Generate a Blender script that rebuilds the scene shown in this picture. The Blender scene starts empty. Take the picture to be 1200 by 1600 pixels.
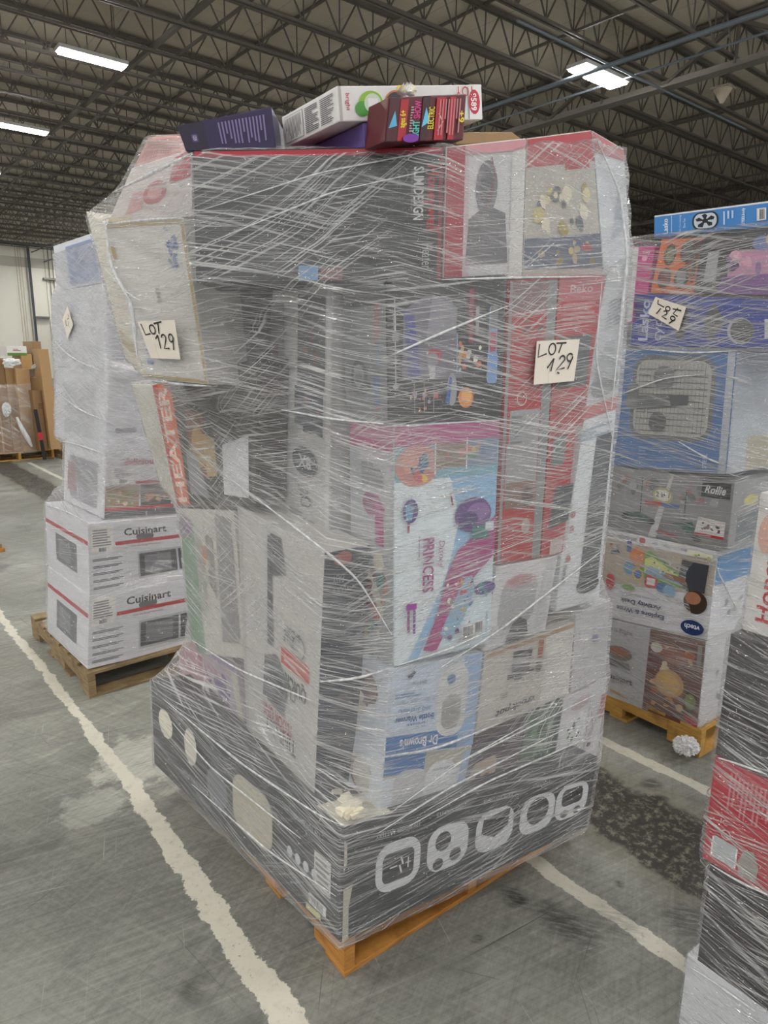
import bpy, bmesh, math, random
from mathutils import Vector, Matrix
from mathutils.geometry import tessellate_polygon
from mathutils.bvhtree import BVHTree
SC = bpy.context.scene
COL = SC.collection
random.seed(7)

# ------------------------------------------------------------------ camera
FPX, YAW, PITCH, ROLL, EYE = 1082.4, 0.87616, 0.22308, -0.01006, 1.73
_f = Vector((math.cos(PITCH)*math.cos(YAW), math.cos(PITCH)*math.sin(YAW), -math.sin(PITCH)))
_r0 = Vector((math.sin(YAW), -math.cos(YAW), 0)); _d0 = _f.cross(_r0)
CR = _r0*math.cos(ROLL) + _d0*math.sin(ROLL)
CD = -_r0*math.sin(ROLL) + _d0*math.cos(ROLL)
CF = _f
cam_data = bpy.data.cameras.new('camera'); cam = bpy.data.objects.new('camera', cam_data); COL.objects.link(cam)
cam_data.sensor_fit = 'VERTICAL'; cam_data.sensor_height = 36.0; cam_data.sensor_width = 27.0
cam_data.lens = FPX/1600*36.0; cam_data.clip_start = 0.05; cam_data.clip_end = 300
m = Matrix((CR, -CD, -CF)).transposed().to_4x4(); m.translation = Vector((0, 0, EYE)); cam.matrix_world = m
SC.camera = cam
SC.view_settings.view_transform = 'Standard'; SC.view_settings.look = 'None'
SC.view_settings.gamma = 1.0; SC.view_settings.use_curve_mapping = False
SC.view_settings.exposure = 0.38

# ------------------------------------------------------------------ light: even ambient fill added for the rest of the hall, lamps are built below
LAMP_POWER = 78.0
WORLD = .62
wd = bpy.data.worlds.new('world'); SC.world = wd; wd.use_nodes = True
wd.node_tree.nodes['Background'].inputs[0].default_value = (0.97, 0.975, 1.0, 1)
wd.node_tree.nodes['Background'].inputs[1].default_value = WORLD

def ray(px, py):
    return CR*((px-600)/FPX) + CD*((py-800)/FPX) + CF
def at(px, py, z=0.0):
    v = ray(px, py); t = (z-EYE)/v.z
    return Vector((v.x*t, v.y*t, z))

# ------------------------------------------------------------------ materials
def lin(c):
    return c/12.92 if c <= 0.04045 else ((c+0.055)/1.055)**2.4
def hexc(h):
    h = h.lstrip('#'); return tuple(lin(int(h[i:i+2], 16)/255) for i in (0, 2, 4)) + (1,)
class NT:
    def __init__(s, name):
        s.m = bpy.data.materials.new(name); s.m.use_nodes = True; s.t = s.m.node_tree; s.t.nodes.clear()
        s.out = s.n('ShaderNodeOutputMaterial')
    def n(s, typ, **kw):
        nd = s.t.nodes.new(typ)
        for k, v in kw.items():
            if k.startswith('i_'):
                key = k[2:]; key = int(key) if key.isdigit() else key.replace('_', ' ')
                nd.inputs[key].default_value = v
            else: setattr(nd, k, v)
        return nd
    def l(s, a, b): s.t.links.new(a, b)
    def math(s, op, a, b=None, c=None, clamp=False):
        nd = s.n('ShaderNodeMath', operation=op); nd.use_clamp = clamp
        for i, x in enumerate((a, b, c)):
            if x is None: continue
            if isinstance(x, (int, float)): nd.inputs[i].default_value = x
            else: s.l(x, nd.inputs[i])
        return nd.outputs[0]
    def noise(s, vec, scale, detail=3, rough=0.5, dim='3D'):
        nd = s.n('ShaderNodeTexNoise'); nd.noise_dimensions = dim
        nd.inputs['Scale'].default_value = scale; nd.inputs['Detail'].default_value = detail; nd.inputs['Roughness'].default_value = rough
        if vec is not None: s.l(vec, nd.inputs['Vector'])
        return nd.outputs['Fac']
    def ramp(s, fac, stops):
        nd = s.n('ShaderNodeValToRGB'); s.l(fac, nd.inputs[0]); e = nd.color_ramp.elements
        while len(e) < len(stops): e.new(0.5)
        for i, (p, c) in enumerate(stops):
            e[i].position = p; e[i].color = c if len(c) == 4 else (*c, 1)
        return nd.outputs[0]
    def maprange(s, v, a, b, c=0.0, d=1.0, smooth=False):
        nd = s.n('ShaderNodeMapRange'); nd.interpolation_type = 'SMOOTHSTEP' if smooth else 'LINEAR'
        s.l(v, nd.inputs[0])
        for i, x in enumerate((a, b, c, d)): nd.inputs[i+1].default_value = x
        return nd.outputs[0]
    def mix(s, fac, a, b, mode='MIX'):
        nd = s.n('ShaderNodeMix', data_type='RGBA', blend_type=mode)
        if isinstance(fac, (int, float)): nd.inputs[0].default_value = fac
        else: s.l(fac, nd.inputs[0])
        for i, x in ((6, a), (7, b)):
            if isinstance(x, tuple): nd.inputs[i].default_value = x if len(x) == 4 else (*x, 1)
            else: s.l(x, nd.inputs[i])
        return nd.outputs[2]
    def rotscale(s, vec, ang, sc, off=(0, 0, 0)):
        a = s.n('ShaderNodeMapping'); a.inputs['Rotation'].default_value = (0, 0, math.radians(ang)); s.l(vec, a.inputs[0])
        b = s.n('ShaderNodeMapping'); b.inputs['Scale'].default_value = sc; b.inputs['Location'].default_value = off; s.l(a.outputs[0], b.inputs[0])
        return b.outputs[0]
_mc = {}
def card(hexs, rough=0.42, vary=0.05):
    """printed cardboard / ink of one colour with faint fibre mottling"""
    key = ('card', hexs, rough)
    if key in _mc: return _mc[key]
    N = NT('print_' + hexs.strip('#')); co = N.n('ShaderNodeTexCoord')
    nz = N.noise(co.outputs['Object'], 35, 4)
    c = hexc(hexs)
    lo = tuple(max(0, x*(1-vary*2)) for x in c[:3]) + (1,); hi = tuple(min(1, x*(1+vary)) for x in c[:3]) + (1,)
    colr = N.mix(nz, lo, hi)
    b = N.n('ShaderNodeBsdfPrincipled'); N.l(colr, b.inputs['Base Color']); b.inputs['Roughness'].default_value = rough
    bp = N.n('ShaderNodeBump'); bp.inputs['Strength'].default_value = 0.08; bp.inputs['Distance'].default_value = 0.002
    N.l(N.noise(co.outputs['Object'], 9, 2), bp.inputs['Height']); N.l(bp.outputs[0], b.inputs['Normal'])
    N.l(b.outputs[0], N.out.inputs[0]); _mc[key] = N.m; return N.m
def wood(name, a, b_):
    N = NT(name); co = N.n('ShaderNodeTexCoord')
    v = N.rotscale(co.outputs['Object'], 0, (6, 6, 60))
    g = N.noise(v, 1.5, 5, 0.65); d = N.noise(co.outputs['Object'], 7, 3)
    c = N.mix(N.maprange(g, .35, .7), hexc(a), hexc(b_))
    c = N.mix(N.maprange(d, .58, .75, 0, .55), c, hexc('4a3018'))
    b = N.n('ShaderNodeBsdfPrincipled'); N.l(c, b.inputs['Base Color']); b.inputs['Roughness'].default_value = .75
    bp = N.n('ShaderNodeBump'); bp.inputs['Strength'].default_value = .4; bp.inputs['Distance'].default_value = .003
    N.l(g, bp.inputs['Height']); N.l(bp.outputs[0], b.inputs['Normal']); N.l(b.outputs[0], N.out.inputs[0]); return N.m
M_WOOD = wood('pallet_wood_orange', 'c98f45', '9a6227')
M_WOODG = wood('pallet_wood_weathered', 'a08a66', '6d5a42')
M_WOODY = wood('pallet_wood_yellow', 'c79a50', 'a27834')
def steel(name, c, rough=.55, metal=0.3):
    N = NT(name); co = N.n('ShaderNodeTexCoord'); n = N.noise(co.outputs['Object'], 3, 4)
    x = hexc(c); b = N.n('ShaderNodeBsdfPrincipled')
    N.l(N.mix(n, tuple(v*.8 for v in x[:3]) + (1,), x), b.inputs['Base Color']); b.inputs['Roughness'].default_value = rough; b.inputs['Metallic'].default_value = metal
    N.l(b.outputs[0], N.out.inputs[0]); return N.m
M_JOIST = steel('joist_paint_grey', '6f6961'); M_GIRDER = steel('girder_paint_grey', '8d877f'); M_PIPE = steel('sprinkler_pipe_paint', '7d8790')
M_DARKPIPE = steel('dark_conduit_paint', '50565c'); M_HOUS = steel('lamp_housing_white', 'c9c9c4', .4, 0)
def emis(name, col, st):
    N = NT(name); e = N.n('ShaderNodeEmission'); e.inputs[0].default_value = col; e.inputs[1].default_value = st
    co = N.n('ShaderNodeTexCoord'); n = N.noise(co.outputs['Object'], 2, 0)
    N.l(N.math('MULTIPLY_ADD', n, st*.05, st*.97), e.inputs[1]); N.l(e.outputs[0], N.out.inputs[0]); return N.m
M_LENS = emis('lamp_lens_glow', (1.0, .985, .955, 1), LAMP_POWER)

def film_material(name, veil=.10, streak=.90, tint=(.92, .925, .93), seed=0, angs=(10, -8, -33), glint=1.0, fine=1.0, layers=((0, 1), (1, 1))):
    """clear stretch wrap: stretched folds scatter white light, the rest is see-through and glossy;
    layers: (height in metres, how many turns of film lie there)"""
    N = NT(name); uv = N.n('ShaderNodeUVMap').outputs[0]
    def lines(ang, su, sv, lo, hi, off, wobk=.007):
        w = N.n('ShaderNodeMapping'); N.l(uv, w.inputs[0]); w.inputs['Location'].default_value = (off, off*.7, off)
        wob = N.noise(w.outputs[0], .9, 1)
        cmb = N.n('ShaderNodeCombineXYZ'); N.l(N.math('MULTIPLY', N.math('SUBTRACT', wob, .5), wobk*4), cmb.inputs[1])
        ad = N.n('ShaderNodeVectorMath', operation='ADD'); N.l(w.outputs[0], ad.inputs[0]); N.l(cmb.outputs[0], ad.inputs[1])
        v = N.rotscale(ad.outputs[0], ang, (su, sv*fine, 1))
        n = N.noise(v, 1.0, 2, .55)
        return N.maprange(n, lo, hi), n
    def region(off, sc=2.2, lo=.44, hi=.58):
        w = N.n('ShaderNodeMapping'); N.l(uv, w.inputs[0]); w.inputs['Location'].default_value = (off, off, 0)
        return N.maprange(N.noise(w.outputs[0], sc, 2), lo, hi, smooth=True)
    a, an = lines(angs[0], 2.8, 225, .555, .665, seed+1.3)
    b, bn = lines(angs[1], 2.6, 205, .555, .665, seed+5.1)
    c, cn = lines(angs[2], 2.2, 185, .56, .655, seed+9.7)
    d, dn = lines((angs[0]+angs[1])/2, 7.0, 420, .53, .68, seed+14.)
    e, en = lines(angs[0]+4, 1.2, 60, .60, .70, seed+19., .012)
    r1, r2, r3 = region(seed+.5), region(seed+3.9, 1.7, .50, .62), region(seed+8.1, 6, .35, .65)
    ab = N.math('ADD', N.math('MULTIPLY', a, N.math('SUBTRACT', 1.1, r1)), N.math('MULTIPLY', b, r1))
    ln = N.math('ADD', ab, N.math('MULTIPLY', c, r2))
    ln = N.math('MULTIPLY', ln, N.math('MULTIPLY_ADD', r3, .6, .5))
    ln = N.math('ADD', ln, N.math('MULTIPLY', d, .45)); ln = N.math('ADD', ln, N.math('MULTIPLY', e, .45), clamp=True)
    patch = N.noise(N.rotscale(uv, angs[0], (2.0, 9.0, 1), (seed, 0, 0)), 1.0, 4, .6)
    sep = N.n('ShaderNodeSeparateXYZ'); N.l(uv, sep.inputs[0])
    lay = N.ramp(N.math('MULTIPLY', sep.outputs[1], 1/2.5), [(z/2.5, (f, f, f)) for z, f in layers])
    alpha = N.math('ADD', N.math('MULTIPLY', ln, streak), N.maprange(patch, .32, .70, veil*.45, veil*1.7))
    alpha = N.math('MINIMUM', N.math('MULTIPLY', alpha, lay), .93)
    h = N.math('ADD', N.math('ADD', an, bn), N.math('MULTIPLY', N.math('ADD', cn, dn), .8))
    crk = N.noise(N.rotscale(uv, angs[1], (14, 40, 1), (seed, 2, 0)), 1.0, 4, .7)
    h = N.math('ADD', h, N.math('MULTIPLY', crk, 1.2))
    bp = N.n('ShaderNodeBump'); bp.inputs['Strength'].default_value = 1.0; bp.inputs['Distance'].default_value = .006; N.l(h, bp.inputs['Height'])
    dif = N.n('ShaderNodeBsdfDiffuse'); dif.inputs[0].default_value = (*tint, 1); N.l(bp.outputs[0], dif.inputs['Normal'])
    trl = N.n('ShaderNodeBsdfTranslucent'); trl.inputs[0].default_value = (*tint, 1)
    sc_ = N.n('ShaderNodeMixShader'); sc_.inputs[0].default_value = .22; N.l(dif.outputs[0], sc_.inputs[1]); N.l(trl.outputs[0], sc_.inputs[2])
    tr = N.n('ShaderNodeBsdfTransparent'); tr.inputs[0].default_value = (.96, .965, .97, 1)
    m1 = N.n('ShaderNodeMixShader'); N.l(alpha, m1.inputs[0]); N.l(tr.outputs[0], m1.inputs[1]); N.l(sc_.outputs[0], m1.inputs[2])
    gl = N.n('ShaderNodeBsdfGlossy'); gl.inputs['Roughness'].default_value = .11; gl.inputs[0].default_value = (1, 1, 1, 1); N.l(bp.outputs[0], gl.inputs['Normal'])
    gf = N.math('MULTIPLY_ADD', ln, .40*glint, .03*glint)
    m2 = N.n('ShaderNodeMixShader'); N.l(gf, m2.inputs[0]); N.l(m1.outputs[0], m2.inputs[1]); N.l(gl.outputs[0], m2.inputs[2])
    N.l(m2.outputs[0], N.out.inputs[0]); return N.m

# ------------------------------------------------------------------ object helpers
def tag(o, label=None, cat=None, group=None, kind=None):
    if label: o['label'] = label
    if cat: o['category'] = cat
    if group: o['group'] = group
    if kind: o['kind'] = kind
    return o
def empty(name, loc=(0, 0, 0), rz=0):
    o = bpy.data.objects.new(name, None); COL.objects.link(o); o.location = loc; o.rotation_euler = (0, 0, rz); o.empty_display_size = .1
    return o
class MB:
    def __init__(s): s.v = []; s.f = []; s.mi = []; s.mats = []; s.uv = None
    def mat(s, m):
        if m not in s.mats: s.mats.append(m)
        return s.mats.index(m)
    def poly(s, pts, mat):
        k = len(s.v); s.v += [tuple(p) for p in pts]; s.f.append(tuple(range(k, k+len(pts)))); s.mi.append(s.mat(mat))
    def hexa(s, c, mat):
        """c: 8 points, bottom 4 then top 4 in the same order"""
        k = len(s.v); s.v += [tuple(p) for p in c]; i = s.mat(mat)
        for q in ((0, 3, 2, 1), (4, 5, 6, 7), (0, 1, 5, 4), (1, 2, 6, 5), (2, 3, 7, 6), (3, 0, 4, 7)):
            s.f.append(tuple(k+x for x in q)); s.mi.append(i)
    def box(s, x0, x1, y0, y1, z0, z1, mat):
        s.hexa([(x0, y0, z0), (x1, y0, z0), (x1, y1, z0), (x0, y1, z0), (x0, y0, z1), (x1, y0, z1), (x1, y1, z1), (x0, y1, z1)], mat)
    def bar(s, a, b, w, h, mat, n=4):
        a = Vector(a); b = Vector(b); d = (b-a).normalized(); up = Vector((0, 0, 1)) if abs(d.z) < .95 else Vector((0, 1, 0))
        sx = d.cross(up).normalized(); sy = sx.cross(d).normalized()
        if n == 4: ring = [(-w/2, -h/2), (w/2, -h/2), (w/2, h/2), (-w/2, h/2)]
        else: ring = [(w/2*math.cos(2*math.pi*i/n), h/2*math.sin(2*math.pi*i/n)) for i in range(n)]
        k = len(s.v); i = s.mat(mat)
        for p in (a, b): s.v += [tuple(p+sx*x+sy*y) for x, y in ring]
        n = len(ring)
        for j in range(n): s.f.append((k+j, k+(j+1) % n, k+n+(j+1) % n, k+n+j)); s.mi.append(i)
        s.f.append(tuple(k+j for j in reversed(range(n)))); s.mi.append(i); s.f.append(tuple(k+n+j for j in range(n))); s.mi.append(i)
    def tube(s, pts, r, mat, n=6):
        k = len(s.v); i = s.mat(mat); pts = [Vector(p) for p in pts]
        for a, p in enumerate(pts):
            d = (pts[min(a+1, len(pts)-1)]-pts[max(a-1, 0)]).normalized(); up = Vector((0, 0, 1)) if abs(d.z) < .9 else Vector((1, 0, 0))
            sx = d.cross(up).normalized(); sy = sx.cross(d); rr = r[a] if isinstance(r, (list, tuple)) else r
            s.v += [tuple(p+(sx*math.cos(2*math.pi*j/n)+sy*math.sin(2*math.pi*j/n))*rr) for j in range(n)]
        for a in range(len(pts)-1):
            for j in range(n): s.f.append((k+a*n+j, k+a*n+(j+1) % n, k+(a+1)*n+(j+1) % n, k+(a+1)*n+j)); s.mi.append(i)
    def build(s, name, parent=None, smooth=False, bevel=0, link=True):
        me = bpy.data.meshes.new(name); me.from_pydata(s.v, [], s.f)
        for m_ in s.mats: me.materials.append(m_)
        me.polygons.foreach_set('material_index', s.mi)
        if smooth: me.polygons.foreach_set('use_smooth', [True]*len(s.f))
        me.update(); o = bpy.data.objects.new(name, me)
        if link: COL.objects.link(o)
        if parent: o.parent = parent
        if bevel:
            b = o.modifiers.new('bevel', 'BEVEL'); b.width = bevel; b.segments = 2; b.limit_method = 'ANGLE'
        return o

# glyph cache
_gl = {}
def text_tris(string, bold=False, shear=0.0):
    key = (string, bold, shear)
    if key in _gl: return _gl[key]
    cu = bpy.data.curves.new('t', 'FONT'); cu.body = string; cu.resolution_u = 2; cu.shear = shear
    cu.align_x = 'CENTER'; cu.align_y = 'CENTER'; cu.size = 1.0
    if bold: cu.offset = 0.022
    ob = bpy.data.objects.new('t', cu); COL.objects.link(ob)
    me = ob.to_mesh(); vs = [(v.co.x, v.co.y) for v in me.vertices]; fs = [tuple(p.vertices) for p in me.polygons]
    ob.to_mesh_clear(); bpy.data.objects.remove(ob); bpy.data.curves.remove(cu)
    if vs:
        x0 = min(v[0] for v in vs); x1 = max(v[0] for v in vs); y0 = min(v[1] for v in vs); y1 = max(v[1] for v in vs)
        vs = [(x-(x0+x1)/2, y-(y0+y1)/2) for x, y in vs]
    _gl[key] = (vs, fs, (x1-x0, y1-y0) if vs else (1, 1)); return _gl[key]

class Surf:
    """prints drawn on a four-cornered face; s runs right, t runs up, both 0..1"""
    def __init__(s, mb, TL, TR, BR, BL, outward):
        s.mb = mb; s.c = [Vector(p) for p in (TL, TR, BR, BL)]; s.k = 1
        n = (s.c[1]-s.c[3]).cross(s.c[0]-s.c[2]).normalized()
        if n.dot(outward) < 0: n = -n
        s.n = n
        s.W = ((s.c[1]-s.c[0]).length+(s.c[2]-s.c[3]).length)/2; s.H = ((s.c[3]-s.c[0]).length+(s.c[2]-s.c[1]).length)/2
    def P(s, x, y):
        TL, TR, BR, BL = s.c
        return (BL*(1-x)+BR*x)*(1-y)+(TL*(1-x)+TR*x)*y + s.n*(.00025*s.k+.0004)
    def poly(s, pts, col):
        m_ = card(col) if isinstance(col, str) else col
        if len(pts) <= 4: s.mb.poly([s.P(*p) for p in pts], m_)
        else:
            tr = tessellate_polygon([[Vector((p[0]*s.W, p[1]*s.H, 0)) for p in pts]])
            for t in tr: s.mb.poly([s.P(*pts[i]) for i in t], m_)
    def draw(s, items):
        for it in items:
            k = it[0]; s.k += 1
            if k == 'r':
                _, x0, y0, x1, y1, c = it; s.poly([(x0, y0), (x1, y0), (x1, y1), (x0, y1)], c)
            elif k == 'p': s.poly(it[1], it[2])
            elif k == 'e':
                _, cx, cy, rx, ry, c = it[:6]; n = 28 if rx > .05 else 14
                s.poly([(cx+rx*math.cos(2*math.pi*i/n), cy+ry*math.sin(2*math.pi*i/n)) for i in range(n)], c)
            elif k == 'rr':   # rounded rectangle
                _, x0, y0, x1, y1, rad, c = it; rx = rad/s.W; ry = rad/s.H; pts = []
                for cx, cy, a0 in ((x1-rx, y1-ry, 0), (x0+rx, y1-ry, 90), (x0+rx, y0+ry, 180), (x1-rx, y0+ry, 270)):
                    for a in range(0, 91, 18): pts.append((cx+rx*math.cos(math.radians(a0+a)), cy+ry*math.sin(math.radians(a0+a))))
                s.poly(pts, c)
            elif k == 'ring':
                _, cx, cy, r, w, c = it; n = 28
                for i in range(n):
                    a, b = 2*math.pi*i/n, 2*math.pi*(i+1)/n
                    s.poly([(cx+rr/s.W*math.cos(q), cy+rr/s.H*math.sin(q)) for rr, q in ((r, a), (r, b), (r-w, b), (r-w, a))], c)
            elif k == 't':    # text: string, cx, cy, height (fraction of face height) or max width, colour, rotation, bold
                _, st, cx, cy, h, c = it[:6]; rot = it[6] if len(it) > 6 else 0; bold = it[7] if len(it) > 7 else False; wlim = it[8] if len(it) > 8 else None; shear = it[9] if len(it) > 9 else 0
                vs, fs, (tw, th) = text_tris(st, bold, shear); hm = h*(s.W if abs(rot) == 90 else s.H); sc = hm/th; scx = sc
                if wlim: scx = wlim*(s.W if abs(rot) in (0, 180) else s.H)/tw
                ca, sa = math.cos(math.radians(rot)), math.sin(math.radians(rot)); m_ = card(c)
                q = [((x*scx*ca-y*sc*sa)/s.W+cx, (x*scx*sa+y*sc*ca)/s.H+cy) for x, y in vs]
                b = len(s.mb.v); s.mb.v += [tuple(s.P(*p)) for p in q]; mi = s.mb.mat(m_)
                for f in fs: s.mb.f.append(tuple(b+i for i in f)); s.mb.mi.append(mi)
            elif k == 'lines':
                _, x0, y0, x1, y1, n, c = it; rnd = random.Random(n*31+int(x0*100)); dy = (y1-y0)/n
                for i in range(n):
                    xe = x1-(x1-x0)*rnd.choice((0, 0, .06, .2, .45)); s.poly([(x0, y0+dy*i), (xe, y0+dy*i), (xe, y0+dy*(i+.5)), (x0, y0+dy*(i+.5))], c)
            elif k == 'vlines':
                _, x0, y0, x1, y1, n, c = it; rnd = random.Random(n*17+int(y0*100)); dx = (x1-x0)/n
                for i in range(n):
                    ye = y0+(y1-y0)*rnd.choice((0, 0, .06, .2, .45)); s.poly([(x0+dx*i, ye), (x0+dx*(i+.45), ye), (x0+dx*(i+.45), y1), (x0+dx*i, y1)], c)
            elif k == 'bar':
                _, x0, y0, x1, y1, c = it; rnd = random.Random(5); x = x0; st = (x1-x0)/46
                s.poly([(x0-.01, y0-.005), (x1+.01, y0-.005), (x1+.01, y1+.005), (x0-.01, y1+.005)], 'e8e8e6'); s.k += 1
                while x < x1-st*2:
                    w = st*rnd.choice((1, 1, 2)); s.poly([(x, y0), (x+w, y0), (x+w, y1), (x, y1)], c); x += w+st*rnd.choice((1, 1.5))
            elif k == 'blobs':   # printed photograph of food, toys, etc.
                _, x0, y0, x1, y1, cols, n, seed, sz = it; rnd = random.Random(seed)
                for i in range(n):
                    cx = rnd.uniform(x0+sz/s.W, x1-sz/s.W) if x1-x0 > 2*sz/s.W else (x0+x1)/2; cy = rnd.uniform(y0+sz/s.H, y1-sz/s.H) if y1-y0 > 2*sz/s.H else (y0+y1)/2
                    r_ = sz*rnd.uniform(.35, 1); a0 = rnd.uniform(0, 6); e = rnd.uniform(.45, 1); m_ = 9; pts = []
                    for j in range(m_):
                        a = 2*math.pi*j/m_; x = r_*math.cos(a)*rnd.uniform(.8, 1); y = r_*e*math.sin(a)*rnd.uniform(.8, 1)
                        pts.append((cx+(x*math.cos(a0)-y*math.sin(a0))/s.W, cy+(x*math.sin(a0)+y*math.cos(a0))/s.H))
                    s.k += .12; s.poly(pts, rnd.choice(cols))
            elif k == 's':    # pen stroke: points, width in metres
                _, pts, w, c = it; q = [(x*s.W, y*s.H) for x, y in pts]
                L = [];
                for i in range(len(q)):
                    a = q[max(i-1, 0)]; b = q[min(i+1, len(q)-1)]; dx, dy = b[0]-a[0], b[1]-a[1]; ll = math.hypot(dx, dy) or 1
                    L.append((-dy/ll*w/2, dx/ll*w/2))
                for i in range(len(q)-1):
                    s.poly([((q[i][0]+L[i][0])/s.W, (q[i][1]+L[i][1])/s.H), ((q[i+1][0]+L[i+1][0])/s.W, (q[i+1][1]+L[i+1][1])/s.H),
                            ((q[i+1][0]-L[i+1][0])/s.W, (q[i+1][1]-L[i+1][1])/s.H), ((q[i][0]-L[i][0])/s.W, (q[i][1]-L[i][1])/s.H)], c)

class Frame:
    """a pallet's own axes: u to the right along its near side, v away along its left side"""
    def __init__(s, o, ang):
        s.o = Vector((o[0], o[1], 0)); a = math.radians(ang); s.u = Vector((math.cos(a), math.sin(a), 0)); s.v = Vector((-math.sin(a), math.cos(a), 0)); s.boxes = []
    def pt(s, i, j, z=0): return s.o+s.u*i+s.v*j+Vector((0, 0, z))
    def onplane(s, p, p0, p1):
        A = s.pt(*p0); D = (s.pt(*p1)-A).normalized(); N = Vector((-D.y, D.x, 0)); r = ray(*p); t = A.dot(N)/r.dot(N)
        return Vector((r.x*t, r.y*t, EYE+r.z*t))
    def L(s, q, i=0.0): return [s.onplane(p, (i, 0), (i, 1)) for p in q], s.u
    def R(s, q, j=0.0): return [s.onplane(p, (0, j), (1, j)) for p in q], s.v
    def PL(s, q, p0, p1):
        A = s.pt(*p0); D = (s.pt(*p1)-A).normalized(); n = Vector((-D.y, D.x, 0))
        if n.dot(A) < 0: n = -n
        return [s.onplane(p, p0, p1) for p in q], n

def carton(fr, quad, depth, col, label, group=None, front=(), left=(), right=(), top=(), sides=None, name='carton', cat='box', bev=.003, inward=None, lift=0.0):
    """closed carton: front face corners TL,TR,BR,BL in the world, pushed back by depth"""
    q, inn = quad
    if inward is not None: inn = inward
    q = [Vector(p) for p in q]; b = [p+inn*depth+Vector((0, 0, lift)) for p in q]
    cen = sum(q+b, Vector())/8; base = Vector((cen.x, cen.y, min(p.z for p in q+b)))
    mb = MB(); s_col = sides or {}
    A, B, C, D = q; a, bb, c, d = b
    # body with bevelled edges
    body = MB(); body.hexa([D, C, c, d, A, B, bb, a], card(col))
    me = bpy.data.meshes.new('x'); me.from_pydata(body.v, [], body.f); bm = bmesh.new(); bm.from_mesh(me)
    bmesh.ops.recalc_face_normals(bm, faces=bm.faces)
    bmesh.ops.bevel(bm, geom=list(bm.edges), offset=bev, segments=2, affect='EDGES', profile=.6)
    mi = mb.mat(card(col)); k = 0; bm.verts.index_update()
    mb.v += [tuple(v.co) for v in bm.verts]
    for f in bm.faces: mb.f.append(tuple(v.index for v in f.verts)); mb.mi.append(mi)
    bm.free(); bpy.data.meshes.remove(me)
    def inset(P4, outw, items, colk):
        ctr = sum(P4, Vector())/4; L_ = [p+(ctr-p).normalized()*bev*1.3 for p in P4]
        sf = Surf(mb, *L_, outw); its = ([('r', 0, 0, 1, 1, s_col[colk])] if colk in s_col else [])+list(items)
        if its: sf.draw(its)
    inset([A, B, C, D], -inn, front, 'front'); inset([a, A, D, d], A-B, left, 'left'); inset([B, bb, c, C], B-A, right, 'right')
    inset([a, bb, B, A], Vector((0, 0, 1)), top, 'top')
    mb.v = [tuple(Vector(p)-base) for p in mb.v]
    o = mb.build(name); o.location = base; tag(o, label, cat, group)
    if fr is not None: fr.boxes.append([D, C, c, d, A, B, bb, a])
    return o

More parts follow.
